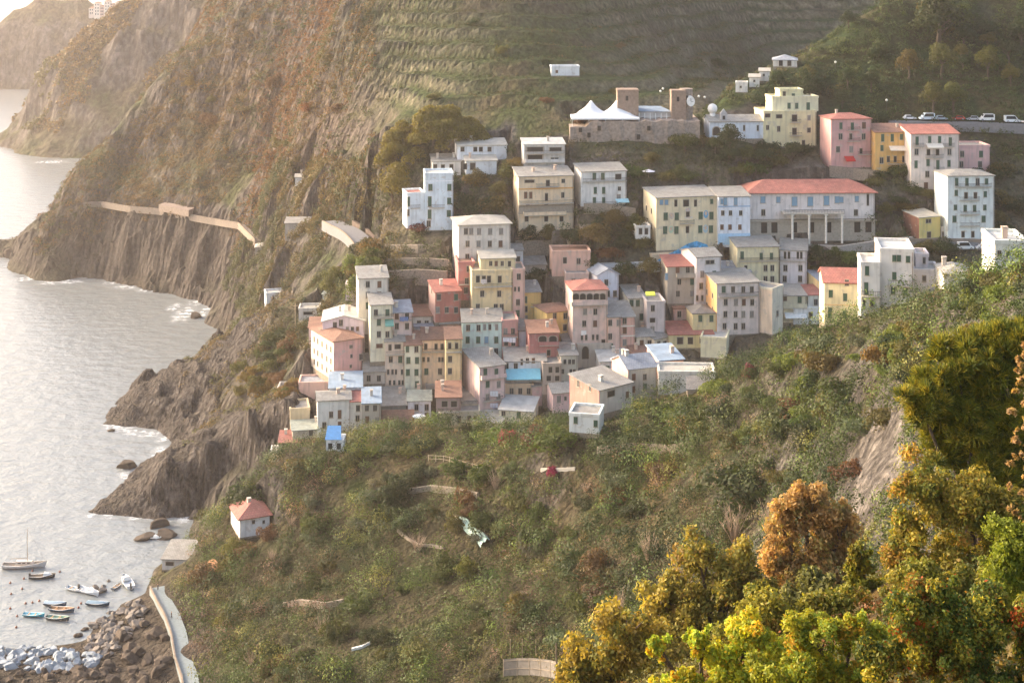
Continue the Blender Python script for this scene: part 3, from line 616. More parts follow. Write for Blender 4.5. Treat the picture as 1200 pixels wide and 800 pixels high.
lg = V('tall pink house with an arched loggia under a terracotta roof', 671,712,341,414,'dcb9a8',('hip','tile',1.5),'a:7x7 675,683,691,699,706@347.5;w 685.6,697.6@365;w 684.6,697.4@379;w:3x7 682,687,695,700@395;k 707@401', yaw=8, dep=11, bal=[(669,711.5,357,1.1,1)], sl='w .5@365,380', chim=0)
V('bluish-white gabled house with dark windows between the loggia house and the dark trees', 700,725,323,356,'d3d5de',('gablef','slate_blue',1.6),'w 710.4@331;w 712.4,720.6@344', yaw=16, dep=8, chim=0)
V('peach house with a big grey slate roof right of the loggia house', 713,727,372,416,'dbb29f',('shed','slate',1.9),'w 715,725@378;w 715@394;w 716@406', yaw=8, dep=10, chim=0)
V('salmon house with white bands adjoining the peach house', 727.5,744,372,416,'d79f8c',('shed','slate',1.9),'w 732@376;w 732@387;w 732@401', yaw=8, dep=10, band=[(381.5,383,'e0d8cc'),(393,394.5,'e0d8cc')])
V('cream house with a mossy slate roof and green shutters left of the yellow-awning house', 737,757.5,350,394,'d3cfba',('shed','slate',1.4),'gc 740,747.4@355;gc 751.6@371;k:8x6 750@387', yaw=10, dep=10, chim=1)
V('mauve-grey house with a lime yellow awning on its roof terrace', 758,779.5,355,396,'c9bab4',('flat','slate',0),'w 765@361;k:7x6 764.6@375;w 764.6@386', yaw=5, dep=9, aw=[(756,767,341.5,345,'dbe05a')])
V('grey-brown house with a small red roof and a white balcony left of the white gable', 782,814,313,356,'a49886',('shed','rust',1.4),'w 794,806@316;w 796,811@330;w 794.4,811@344;bc:4x8 781@324', yaw=6, dep=9, bal=[(792,815,324,1.2,1)], chim=0)
V('pinkish white tall house with a grey roof between the grey-brown and the orange-sided house', 816,845,302,360,'dcd2cc',('gable','slate',1.4),'w:12x5 832@307;w 823,837@321;w 821.6@335;w:3x7 817,823@349;w 836@335', yaw=16, dep=11, chim=0)
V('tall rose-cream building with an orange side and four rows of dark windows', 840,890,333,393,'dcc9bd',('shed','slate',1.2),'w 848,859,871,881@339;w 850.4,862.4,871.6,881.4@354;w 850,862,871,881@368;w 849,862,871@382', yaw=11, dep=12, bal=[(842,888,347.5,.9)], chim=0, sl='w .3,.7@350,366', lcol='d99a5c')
V('small grey-roofed penthouse house just above the rose-cream building', 846,880,320,345,'cfc5c0',('shed','slate_blue',1.5),'k:4x7 874@314;w 860,876@324', yaw=8, dep=8)
V('small yellow house with a dark grey hip roof beside the red hall', 812,839,368,394,'d8c489',('hip','slate_dark',1.3),'gc 820.6,833.6@373', yaw=6, dep=8, chim=0)
V('low hall with a long terracotta roof and a yellow front', 784,836,392.5,408,'d6c38a',('shed','tile',1.3),'d:8x9 797@399;d:7x9 809@399;w 822,830@398', yaw=3, dep=9, chim=0)
V('pale yellow flat-roofed house behind the ridge greenery, right of the red hall', 821,851,396,418,'ded5ab',('flat','white',0),'', yaw=-14, dep=9)
V('cream gabled house with two green-framed windows below the salmon banded house', 767,784,398,412,'d9ccb2',('gable','slate',1.2),'w 772,779@403', yaw=34, dep=10, chim=1)
# ---- right-hand middle group
V('long pale yellow house with tall shuttered windows joined to the white-pink block', 864,913,290,346,'dfcf9f',('shed','slate',1.0),'gc:4.5x9 869.6@299;gc:4x8 892,904@300;w 897,905@314;w 897,905@327', yaw=4, dep=11, bal=[(866,913,306,.6)], chim=0)
V('white-pink block with a pale grey roof and a pink right side', 914,945.5,293,340,'ded3d2',('shed','slate',1.2),'d:3x9 920,924.6,935,939@299;w 920.4,938@314;w 919.6,937.6@326.5', yaw=-12, dep=11, bal=[(914,945,304.5,.8)], chim=0)
V('cream tower house with a peach left side behind the ridge greenery', 905,918,340,392,'d8ccb2',('flat','slate',0),'w 911@367', yaw=50, dep=14, lcol='e4c7a8')
V('cream house with a grey roof and white awnings right of the cream tower house', 918,945,347,378,'d9cda8',('shed','slate',1.1),'d:5x8 920@349;gc 937@351', yaw=3, dep=9, bal=[(917,945,360,1.0,1)], aw=[(919,944,366,371,'e4e2dc')], chim=0)
V('small ochre house with a blue-grey slate roof below the dark trees', 960,985,329,346,'d3b67a',('shed','slate_blue',1.2),'w 966@336', yaw=14, dep=8, chim=1)
V('low cottage with a terracotta roof and a white terrace', 947,966,346,366,'d8d2c4',('shed','tile',1.2),'w 956@354', yaw=5, dep=7)
V('low white terraced house with flat canopies beside the yellow gabled house', 930,966,362,380,'dfe0dc',('flat','white',0),'k 950@369', yaw=5, dep=8)
HT = 'houses just behind the right-hand ridge'
V('yellow house with a red tile roof and dark green shutters just behind the green ridge', 966,1009,331,380,'e0d0a0',('gable','tile',1.8),'gc:5x9 973.6@344;gc:5x9 990.4@348;w 992.4@331;gc:5x12 972.6@366;gc:5x10 990@368', yaw=-6, dep=9, T='N', d=282, group=HT, band=[(356,357.5,'d6b98c')], chim=0)
wt = V('white stepped house with flat roofs and dark green shutters just behind the green ridge', 1031,1071,294,386,'ddd6cc',('flat','white',0),'gc 1048,1053.4@302.5;gc 1064@303.6;gc:5x9 1048@323;gc:5x9 1046.6@340;gc:6x9 1061@342', yaw=-9, dep=10, T='N', d=270, group=HT, bal=[(1040,1071,333,1.2)])
H('wing','',1009,1031,310,388,'d9d4cc',('flat','white',0),'gc:5x11 1016@317;gc:5x15 1015@338;w:3x11 1012.5@356;w 1021.4@355', yaw=-9, dep=8, on=wt, dd=-1, bal=[(1009,1032,346,.8)])
H('wing','',1071,1100,318,386,'dcd0c8',('flat','pale',0),'w 1083@326;w:3.5x8 1083@326.5', yaw=-10, dep=7, on=wt, dd=1)
H('stair_tower','',1073,1088,300,320,'dccac4',('flat','pale',0),'w:3.5x8 1083@305', yaw=-8, dep=5, on=wt, dd=4)
V('low pale house with a grey hip roof right of the white stepped house', 1106,1140,322,345,'cfc8bc',('hip','slate',1.0),'', yaw=-6, dep=8, T='N', d=262, group=HT, chim=1)
V('pale green and cream house cut by the right edge of the view', 1166,1206,285,330,'dfe0d2',('flat','white',0),'gc:4x8 1181@298;w 1171@297;w 1192@298', yaw=-6, dep=10, T='N', d=240, group=HT, chim=2)
# ---- houses on the near ridge
HN = 'houses on the near ridge'
V('salmon house with a grey slate roof and a dark wide window on the near ridge', 702,741,458,486,'c9beb0',('shed','slate',1.3),'k:13x8 716@461;w 735@462', yaw=38, dep=10, T='N', d=320, group=HN, chim=1, wallm=None, lcol='cf7468', sl='w .25@481;w .3,.7@458')
V('low white house with green shutters at the foot of the salmon ridge house', 667,702,486,506,'dde2e0',('flat','slate',0),'gc:5x8 674.6@492;gc:5x8 698@496', yaw=-12, dep=7, T='N', d=310, group=HN)
V('grey house with a blue-grey slate roof and a salmon gable, behind the salmon ridge house', 736,770,433,474,'aaa499',('gable','slate_blue',1.9),'w:5x8 742.6@441.5;w:5x8 755.6@441.5;w 742@456;gc 755.6@453', yaw=20, dep=9, T='N', d=330, group=HN, chim=2, lcol='dfa58f')
V('small orange house with a blue-white roof behind the grey ridge house', 773,801,423,446,'cf8765',('shed','bluewhite',1.2),'w:6x8 781@431.5;w:6x8 790@430.5', yaw=14, dep=9, T='N', d=342, group=HN, chim=1, lcol='dfa190')
V('long low white house with a single small window, beside the carport', 772,838,437,462,'dcd6c8',('flat','pale',0),'w:4x4.5 828@441.5', yaw=-3, dep=7, T='N', d=328, group=HN)
V('grey stone tower house with many small windows beside the salmon ridge house', 657,677,417,462,'c3bba6',('shed','slate',1.0),'w:3.5x6 662,667.5,672@423.6;w:3.5x6 659.5,669,673@435;w:3.5x6 659,669.6@449', yaw=6, dep=9, chim=1)
V('old church-like stone house with a dark red arch in the middle of the lower village', 677,716,405,440,'a99c8d',('flat','slate',0),'a:8x15 686@413;k:5x9 700@418;w 708@412', yaw=5, dep=9)
V('low house with a dark grey slate roof beside the grey stone tower house', 678,702,434,452,'a39a90',('gable','slate_dark',1.5),'w 690@442', yaw=6, dep=8, chim=1)
V('white roofed cottage with small chimneys behind the grey ridge house', 703,738,424,446,'dcd2c8',('shed','white',1.1),'w 712,724@432', yaw=5, dep=8, chim=2)
# ---- upper tier
GU = 'houses of the upper village'
def U(*a, **k): k.setdefault('group', GU); return H('villa', *a, **k)
bv = U('blue-white four-storey villa with dark green shutters left of the upper village', 498,531,205,270,'d6e4ee',('flat','white',0),'gc 504.4,526.6@219.5;gc:4.5x12 503.6@236;gc 526.4@235.5;gc:4.5x11 503.4@251;gc 526@250;w 502.4@262', yaw=6, dep=9, bal=[(503,521,243.5,.7)], band=[(212,213,'e8ecf0')], cat='villa')
H('wing','',477,498,228,268,'d6e2ea',('flat','rust',0),'gc:3x11 479@236;w:3x8 478.5@249', yaw=14, dep=8, on=bv, dd=-.5, bal=[(481,492,244,.6)])
pv = U('peach villa with an orange band and a grey roof above two dark garden trees', 608,672,207.5,277,'e3c49b',('shed','slate',1.2),'k:13x4 620.5@212.5;d:5x8 642@214.5;w:4.5x5 660@212;w:4x8 616,622@228.6;d:4x10 640.4@231;w:4x7 659.5@228.5;d:5x8 618.5,640,659@243;d:5x7 617,640,658@256.5', yaw=9, dep=11, bal=[(628,654,219,1.1),(608,672,239,1.1),(613,663,252,1.3,1)], band=[(221,222.5,'d3a05e'),(241,251,'9c9284')], sl='w .5@212', cat='villa')
U('cream and lilac house with a slate roof and a cyan awning on its terrace', 681,734,202,242,'dedbd4',('shed','slate',1.2),'gc:4.5x8 696.5,706.4@206.5;d:8x7 724.5@207;gc:4x8 697.6,707.4@223;w:4x5 725.8@221;gc:4x9 696.5,707.4@235.5;w 725@231.5', yaw=11, dep=9, bal=[(683,734,213,.8),(686,722,240,1.6)], aw=[(721,736,233,236.5,'b9e2ea')], cat='house')
U('long low white house with four dark openings under the umbrella pine', 536,594,171.5,188,'d6dadf',('shed','pale',1.1),'k:5x6 542,557,563.5,573.6@175', yaw=8, dep=8, cat='house')
U('low grey-white house with a doorway at the left of the white houses under the pine', 507,540,190,206,'cfcac4',('shed','slate',1.2),'d:5x7 519@196;k 510,529@196', yaw=8, dep=8, cat='house')
U('low white house in front of the long white house under the pine', 546,582,189,205,'dde0e2',('shed','pale',1.1),'d:7x9 554@195;k 545@195', yaw=6, dep=8, cat='house')
U('grey-white concrete house with open balconies above the peach villa', 614,662,170,204,'c5c0b9',('shed','white',.8),'k:22x6 627@175;k:16x5 651@175;k:20x8 627@185;w:10x5 650@187', yaw=5, dep=9, bal=[(615,661,180,1.0),(615,661,190,1.2,1)], cat='house')
# school
sc = H('school_building', 'long yellow school with dark green shutters and painted blue faces between its windows', 769,841.5,232.5,294,'e0cba0',('shed','slate',1.1),'bc:4.5x6 775,781@237;k:4x9 792,815@238;k:8x9 804@238;gc:4x6 834@236;gc:5.5x9 780,793@253.5;d:5x7 806@251;gc:5.5x9 821,833.6@252.5;gc:5.5x9 779.4,792.6@269.5;d:4.5x9 805.5@269;gc:5.5x9 820.6,833@268.5', yaw=13, dep=12, cat='school', sl='w .35,.75@250,268', chim=0, bal=[(796,813,262,.9)])
H('white_wing','',842,879,231,290,'dde2ea',('shed','slate',1.1),'bc:4.5x9 850,862@236;bc:3.5x6 846@236;w:4.2x6 847,856,868@249.5;w:4.2x6 846,855.4,867@266', yaw=6, dep=11, on=sc, dd=2.2, chim=0, band=[(241.5,243,'9db4cc'),(274,287,'a9cbe4')])
H('annex','',745,762,266.5,280,'ddd8cc',('flat','slate',0),'k:4.5x8 750.6,757.4@271', yaw=5, dep=5, on=sc, dd=-.5)
lr = H('villa', 'long pinkish white hall with a red hip roof on a tall columned terrace', 876,1025,227,257,'dfd2cb',('hip','tile',3.0),'bc:6x8 894,981@234;bc:5x7 912,986@234;bc:7x11 931@236;bc:7x11 949.5@236;bc:7x11 968.5@235;bc:5x7 1004@233;k:3x15 1017@234;w 894.5,1003@249;w 930,968@250', yaw=2, dep=13, cat='hall', over=.8, chim=0, bury=2)
# mint, ochre, pink row on the right
H('village_house', 'tall pale mint house with green shutters and a grey hip roof', 1110.5,1165,207,283,'dfe6e0',('hip','slate',1.2),'gc:4.2x9 1121,1133@213;w:5x9 1145.6@213;gc:4.2x7 1156@212.5;gc:4.2x7 1120.6@226;d:4.5x8 1132,1143@229;gc:4.2x7 1154.5@227.5;gc:4.2x6.5 1119.6,1154@243;gc:4.2x8 1131,1142@244;gc 1118.5,1152.6@256.5;d:4.2x8 1128.5,1140@274.5;w:3x3 1152@271', yaw=4, dep=11, cat='house', group=GU, bal=[(1119,1161,219,.8),(1124,1147,234.5,.8),(1125,1147,251,.9),(1125,1147,264.5,.9)], chim=0)
H('village_house', 'rose-red house with a terracotta roof, leftmost of the row on the upper right', 974,1021,140.5,197,'c9918a',('hip','tile',1.4),'gc:4x8 985.4@147.5;gc:4x9 998.8@148;w 1012.4@147;w 985@160;d:4x8 997@160;w 1012@160;w 982,997.5@175;d:4x7 1009@177', yaw=8, dep=10, cat='house', group=GU, bal=[(993,1007,152.5,.7),(993,1007,165.5,.7),(1005,1021,181,.7)], aw=[(989,1000,183,188,'b8342f')], chim=1)
H('village_house', 'ochre house with white awnings between the rose-red and the pinkish white house', 1025.5,1066,155.5,202,'cf9d55',('shed','tile_old',1.5),'gc:4x9 1034.4@161.5;gc:4x9 1045.6@161.5;gc:4x7 1056.4@160.5;gc:4x7 1033.5@173.5;d:4x8 1041,1049,1059@186.5;w 1033@188', yaw=3, dep=9, cat='house', group=GU, bal=[(1040,1062,192,.8)], aw=[(1041.5,1062,171,175.5,'e6dccb')], chim=1)
H('village_house', 'pinkish white tall house with a long terracotta roof, right of the ochre house', 1067.5,1124,157.5,222,'dfcbbd',('shed','tile',1.6),'gc:4x10 1074.6@165;gc:4x8 1089.4,1101@163.5;gc:4x10 1113.6@166;w 1074,1112.6@178;d:4.5x8 1088,1098.6@178.5;gc:4x9 1073.4@192.5;gc:4x8 1087.5@190.5;gc:4x11 1099@193;gc:4x8 1112@191.5;w 1086.6,1098.4@204;w 1085,1097@217.5', yaw=3, dep=10, cat='house', group=GU, bal=[(1070,1082,171.5,.7),(1084,1105,184.5,.8),(1094,1106,199.5,.7),(1105,1118,171.5,.7)], aw=[(1085,1104,168,172.5,'e8dccb')], chim=0)
H('village_house', 'pink flat-topped house at the right end of the upper row', 1124.5,1160,172,205,'dda79f',('flat','slate',0),'w 1127.5,1149.6@180.5;w 1126.6,1148.4@192.5', yaw=2, dep=9, cat='house', group=GU)
yv = U('big yellow villa with stepped terraces and white balustrades, tallest on the upper ridge', 895,956.5,132,172,'ddcf9b',('flat','white',0),'k:7x5 899.5@135.5;k:8x5 913@136.5;d:7x9 931@138.5;w:4x6 948@138;w:4x6 899.5@149.5;w:4x7 912.5@151;d:6x9 931@154;w:4.5x6 948@152.5;d:4x8 941.5@168', yaw=6, dep=11, bal=[(926,938,143.5,.8),(925,939,159,.8)], cat='villa')
H('upper_storey','',905,959,115,131,'dbd3a8',('flat','white',0),'gc:4x7 924.6@124;gc:4x7 933.6@124;gc:4.5x9 947@124.5', yaw=6, dep=8, on=yv, dd=3)
H('roof_storey','',914,941,106.5,118,'dbd19c',('flat','white',0),'k:4x6 919@110;gc:4x8 929.6@113.5', yaw=6, dep=5.5, on=yv, dd=4.5)
H('village_house','small bright yellow house with a dark brown side beside the mint house', 1077,1102,255.5,280,'d9bf6a',('shed','pale',.8),'w:8x5 1088@259;d:6x8 1088.6@275', yaw=20, dep=8, cat='house', group=GU, chim=0, lcol='6e4436')
H('garage','tiny cream garage with a dark door between the yellow and the mint house', 1103,1119,268,280,'dccbb8',('flat','pale',0),'d:6x8 1106.6@275', yaw=3, dep=4, cat='garage')
ch = H('church','white church with an arched door and three small windows left of the yellow villa', 831.5,895,143,163,'dce3ec',('gable','slate',1.6),'a:8x10 839.5@154;w:2.6x6 852.5@148;w:2.6x7 872,888@150', yaw=4, dep=9, cat='church', chim=0)
# west-side cottages in the greenery
GW = 'cottages in the greenery by the sea'
def CW(*a, **k): k.setdefault('group', GW); k.setdefault('cat', 'cottage'); return H('cottage', *a, **k)
CW('small white cottage with a dark doorway on the wooded slope above the sea', 312,335,345,368,'e2e5ea',('flat','white',0),'w:3.5x6 323@354;d:5x8 331@356.5', yaw=16, dep=6)
CW('flat white cottage stacked on a grey base left of the lilac house', 350,374,363,378,'cdc8c0',('flat','pale',0),'k:12x4 361@367', yaw=4, dep=6)
CW('low cottage with a pale green flat roof above the stacked white cottage', 378,404,345,358,'c9cfc4',('shed','green',.6),'w 392@350', yaw=-6, dep=6, chim=0)
CW('tiny pinkish cottage against the left side of the tall cream house', 405,418,335,352,'d9bfc0',('flat','pale',0),'', yaw=3, dep=5)
CW('small hut with a pale hip roof at the end of the cliff path', 299,325,290.5,298,'8e857c',('hip','pale',1.3),'k:8x4 306,318@294.5', yaw=6, dep=7, chim=0)
CW('small white house alone on the orange-tinted slope above the cliff path', 346,366,208,221,'e6e6e6',('gable','pale',.8),'w:3x4 355@213', yaw=5, dep=6, chim=1)
CW('long grey stone station shed beside the lane', 334,376,262,283,'a59a90',('shed','slate',.8),'', yaw=3, dep=7, chim=0)
CW('tiny white hut on a dark base on the terraces above the castle', 646,679,79,89,'dfe2e4',('flat','white',0),'w:3x3.5 652.5@84', yaw=4, dep=5)
rh = H('cottage','white cottage with a terracotta hip roof alone on the harbour slope', 281,316,609,630,'e0dfdc',('hip','tile',2.2),'w:3.6x4.5 297@611;w:3x4 309@611', yaw=24, dep=9, T='N', cat='cottage', chim=1, over=.6)
H('boathouse','grey boathouse with a flat pale sheet roof by the harbour water', 190,222,655,667,'b9b3ac',('shed','slate',1.2),'k:11x5 199@660', yaw=-4, dep=8, T='N', cat='boathouse', chim=0)
# valley houses far right
CW('grey-roofed house at the head of the green spur', 906,934,71,78,'cfc9bf',('hip','slate_blue',1.5),'k 915,925@74', yaw=-10, dep=9, T='S', chim=0)
CW('small white house leftmost of the pale cottages climbing the green spur', 862,876,98,108,'dcd6cc',('flat','pale',0),'w:2.5x3 868@102', yaw=-10, dep=5, T='S')
CW('small cream house in the middle of the pale cottages on the green spur', 878,890,91,102,'e0dace',('shed','pale',.6),'w:2.5x3 884@95', yaw=-10, dep=5, T='S', chim=0)
CW('small pale house highest of the three cottages on the green spur', 890,902,84,95,'dfdad2',('shed','pale',.6),'w:2.5x3 895@88', yaw=-10, dep=5, T='S', chim=0)

# smaller houses between the tall ones
V('low grey-beige house with a broad slate roof right of the salmon block', 426,451,436,450,'b8ad9c',('shed','slate',2.4),'w 432,444@443', yaw=5, dep=9, chim=0)
V('cream gabled cottage left of the cream house with two green-framed windows', 746,767,395,416,'dccfb6',('gable','slate',1.3),'w 752,761@402;w 756@411', yaw=8, dep=8, chim=1)
V('salmon cottage with an old tile roof left of the small orange house', 746,772,421,444,'dca28e',('shed','tile_old',1.3),'w 754,764@429', yaw=12, dep=8, chim=1)
V('small stone house with a slate roof left of the church-like stone house', 660,677,400,420,'b9a998',('shed','slate',1.0),'w 665,672@406', yaw=6, dep=7, chim=0)
V('small grey house with shuttered windows below the salmon banded house', 717,745,406,428,'c9bfb0',('shed','slate',1.1),'gc 723,738@413;w 730@413;w 724,737@423', yaw=6, dep=8, chim=1)
V('narrow ochre house with a slate roof between the tan house and the small pink house', 626,638,440,466,'cfae78',('shed','slate',.9),'w 632@446;w 632@456', yaw=5, dep=7, chim=0)
V('low rose house with a tile roof below the grey-brown house with the white balcony', 790,816,362,384,'d2a79a',('shed','tile_old',1.2),'w 796,808@368;k 802@378', yaw=8, dep=7, chim=1)
# ------------------------------------------------------------------ plants
LEAF = leafmat('leaves'); SCRUB = leafmat('scrub_leaves', .2)
BARK = plain('bark', (.10, .075, .055), rough=.95, var=.3, scale=6, bump=.5)
def unit(n, up=-1.0):
    v = RNG.normal(size=(n, 3)); v /= np.linalg.norm(v, axis=1, keepdims=True)
    if up > -1: v[:, 2] = np.where(v[:, 2] < up, -v[:, 2], v[:, 2])
    return v
def quads(P, Nn, size, aspect=.6):
    """leaf quads centred on P, facing Nn"""
    n = len(P); r = unit(n); a = np.cross(Nn, r); a /= np.linalg.norm(a, axis=1, keepdims=True)+1e-9; b = np.cross(Nn, a)
    b /= np.linalg.norm(b, axis=1, keepdims=True)+1e-9
    a = a*(size*.5)[:, None]; b = b*(size*aspect*.5)[:, None]
    Vv = np.stack([P-a, P+b*1.0+a*.1, P+a, P-b*1.0+a*.1], 1).reshape(-1, 3)
    return Vv, np.arange(n*4).reshape(n, 4)
def blob_points(lobes, n, up=-.35, shell=(.72, 1.06)):
    L = np.array(lobes, float); w = L[:, 3]*L[:, 3]; k = RNG.choice(len(L), n, p=w/w.sum())
    d = unit(n, up); r = RNG.uniform(*shell, n)
    rz = L[k, 4] if L.shape[1] > 4 else L[k, 3]
    P = L[k, :3]+d*np.stack([L[k, 3], L[k, 3], rz], 1)*r[:, None]
    return P, d, k
def crown_mesh(name, lobes, n, size, mat=None, jit=.7, cols=None, vary=.3, up=-.35, aspect=.6, shell=(.72, 1.06)):
    P, d, k = blob_points(lobes, n, up, shell)
    Nn = d+RNG.normal(size=d.shape)*jit; Nn /= np.linalg.norm(Nn, axis=1, keepdims=True)
    s = size*RNG.uniform(.6, 1.4, n); Vv, Q = quads(P, Nn, s, aspect)
    lobev = RNG.uniform(1-vary*.7, 1+vary*.7, len(lobes))[k]; lv = RNG.uniform(1-vary, 1+vary, n)*lobev
    if cols is None: c = np.stack([lv*RNG.uniform(.9, 1.1, n), lv, lv*RNG.uniform(.85, 1.1, n)], 1)
    else:
        cc = np.array([hexc(h) for h, _ in cols]); ww = np.array([w for _, w in cols], float)
        lc = np.array([RNG.choice(len(cc), p=ww/ww.sum()) for _ in lobes]); pick = np.where(RNG.random(n) < .55, lc[k], RNG.choice(len(cc), n, p=ww/ww.sum()))
        c = cc[pick]*lv[:, None]
    return npmesh(name, Vv, Q, mat or LEAF, np.clip(np.repeat(c, 4, 0), 0, 1))
def bush_lobes(n, w=.5, h=.8, r=(.2, .34), z0=.12):
    o = [(0, 0, h*.42, .42, h*.45)]
    for i in range(n):
        a = random.uniform(0, 6.28); q = w*math.sqrt(random.random()); z = z0+(h-z0)*random.random()*(1-.5*q/w); rr = random.uniform(*r)
        o.append((q*math.cos(a), q*math.sin(a), z, rr, rr*random.uniform(.75, 1.1)))
    return o
SHRUBS = [crown_mesh('shrub', bush_lobes(random.randint(7, 13), .42, random.uniform(.55, .85)), 1700, .075, jit=.35) for _ in range(6)]
LOWS = [crown_mesh('shrub', bush_lobes(random.randint(9, 14), .55, random.uniform(.32, .45), (.14, .24), .05), 1500, .07, jit=.35) for _ in range(3)]
CROWNS = [crown_mesh('crown', [(x, y, z+.45, r, q) for x, y, z, r, q in bush_lobes(random.randint(9, 14), .4, .7)], 2200, .068, jit=.4) for _ in range(4)]
def trunk_mesh():
    m = MB(); m.tube([(0, 0, -.1), (.01, .01, .25), (-.02, .02, .5), (.02, 0, .8)], [.05, .042, .034, .015], 6)
    for i in range(5):
        a = random.uniform(0, 6.28); z = random.uniform(.3, .6); m.tube([(0, 0, z), (.13*math.cos(a), .13*math.sin(a), z+.15), (.28*math.cos(a), .28*math.sin(a), z+.3)], [.024, .016, .006], 5)
    return m.mesh('trunk', BARK)
TRUNKS = [trunk_mesh() for _ in range(2)]
DEAD = []
for _ in range(2):
    m = MB()
    for i in range(26):
        a = random.uniform(0, 6.28); t = random.uniform(.15, .5); h = random.uniform(.5, 1.0); x, y = t*math.cos(a), t*math.sin(a)
        m.tube([(x*.1, y*.1, 0), (x*.5, y*.5, h*.5), (x+random.uniform(-.1, .1), y, h)], [.014, .01, .003], 4)
        for q in range(3):
            f = random.uniform(.4, .9); b = random.uniform(0, 6.28); m.tube([(x*f, y*f, h*f), (x*f+.12*math.cos(b), y*f+.12*math.sin(b), h*f+.12)], [.006, .002], 3)
    DEAD.append(m.mesh('bare_shrub', plain('dry_twigs', hexc('a08c78'), var=.25)))
def in_foot(x, y, m=1.0):
    for f in FOOT:
        ins = True; n = len(f); cx = sum(p[0] for p in f)/n; cy = sum(p[1] for p in f)/n
        for i in range(n):
            (ax, ay), (bx, by) = f[i], f[(i+1) % n]; L = math.hypot(bx-ax, by-ay); nx, ny = (by-ay)/L, -(bx-ax)/L
            if (cx-ax)*nx+(cy-ay)*ny > 0: nx, ny = -nx, -ny
            if (x-ax)*nx+(y-ay)*ny > m: ins = False; break
        if ins: return True
    return False
TINT = {'green': ('5f7030', 'mid green'), 'bright': ('84923a', 'bright yellow-green'), 'dark': ('45562c', 'dark green'), 'olive': ('777238', 'olive'), 'brown': ('86694a', 'dry brown'),
        'grey': ('808668', 'grey-green'), 'rust': ('9a6634', 'rusty orange'), 'pink': ('b07078', 'dusty pink'), 'magenta': ('b0306a', 'magenta'), 'gold': ('a88a30', 'golden'), 'plum': ('8a5a58', 'plum red'), 'orangeg': ('96803a', 'orange-green')}
def tintcol(k, j=.14):
    c = hexc(TINT[k][0]); return tuple(min(1, .55*x*random.uniform(1-j, 1+j)) for x in c)+(1,)
def plant(kind, px, py, wpx, hpx, tint, terr, where, label=None, group=None, sink=.1):
    p = hit(px, py, terr); s = p.y/F; w, h = wpx*s, hpx*s
    if kind == 'tree':
        o = empty('tree', (p.x, p.y, p.z-.3), random.uniform(0, 6.28)); c = obj('crown', random.choice(CROWNS), o); t = obj('trunk', random.choice(TRUNKS), o)
        for q in (c, t): q.scale = (w, w, h/1.15)
        c.color = tintcol(tint); nm = 'tree'
    else:
        me = random.choice({'shrub': SHRUBS, 'low': LOWS, 'dead': DEAD}[kind]); o = obj('bare_shrub' if kind == 'dead' else 'shrub', me)
        o.location = (p.x, p.y, p.z-sink*h); o.rotation_euler = (random.uniform(-.12, .12), random.uniform(-.12, .12), random.uniform(0, 6.28)); o.color = tintcol(tint); nm = 'shrub'
        zs = {'shrub': 1/.95, 'low': 1/.55, 'dead': 1.0}[kind]
        o.scale = (w, w, h*zs)
    size = 'large' if wpx*hpx > 900 else ('small' if wpx*hpx < 250 else 'medium')
    lab = label or ('%s %s %s %s' % (size, TINT[tint][1] if kind != 'dead' else 'leafless grey-brown', nm if kind != 'dead' else 'bush', where))
    tag(o, lab, 'tree' if kind == 'tree' else 'bush', group or ('%s%ss %s' % (TINT[tint][1]+' ', nm, where)))
    return o
def zone(n, x0, x1, y0, y1, wr, asp, tints, terr, where, kinds=('shrub',), poly=None):
    k = 0; tries = 0; why = [0]*4
    while k < n and tries < n*12:
        tries += 1; px, py = random.uniform(x0, x1), random.uniform(y0, y1)
        if poly and not inpoly(px, py, poly): continue
        p = hit(px, py, 'NRSM')
        if min(abs(p.z-float(TERR[q].h(p.x, p.y))) for q in terr) > .4: why[0] += 1; continue
        if p.z < .8: why[1] += 1; continue
        if in_foot(p.x, p.y, 1.5): why[2] += 1; continue
        w = random.uniform(*wr); plant(random.choice(kinds), px, py, w, w*random.uniform(*asp), random.choice(tints), terr, where); k += 1
def inpoly(x, y, P):
    c = False; j = len(P)-1
    for i in range(len(P)):
        if (P[i][1] > y) != (P[j][1] > y) and x < (P[j][0]-P[i][0])*(y-P[i][1])/(P[j][1]-P[i][1])+P[i][0]: c = not c
        j = i
    return c
random.seed(21)
# hand-placed: ridge bushes below the village
for a in [('shrub',430,530,44,24,'bright'),('shrub',462,528,34,22,'green'),('shrub',500,524,34,28,'dark'),('low',480,527,44,16,'bright'),('shrub',548,515,30,26,'dark'),('low',572,516,44,20,'bright'),('shrub',350,552,34,30,'olive'),('shrub',383,540,36,24,'green'),('shrub',410,545,30,24,'olive')]:
    plant(*a, 'N', 'on the ridge under the lowest houses')
plant('shrub',598,520,24,34,'pink','N','', 'dusty pink oleander left of the two beside the big green bush', 'pink oleanders')
plant('shrub',624,526,34,32,'plum','N','', 'plum-red oleander right of the pink one, beside the big green bush', 'pink oleanders')
plant('shrub',656,524,46,42,'green','N','', 'big round green bush beside the oleanders on the ridge', 'big bushes on the ridge')
plant('shrub',632,492,30,24,'dark','N','', 'round dark green bush just above the oleanders', 'big bushes on the ridge')
plant('shrub',647,556,14,18,'magenta','N','', 'small magenta bougainvillea below the white house on the ridge', 'bougainvilleas')
plant('shrub',877,444,17,22,'magenta','N','', 'magenta bougainvillea on the slope right of the carport', 'bougainvilleas')

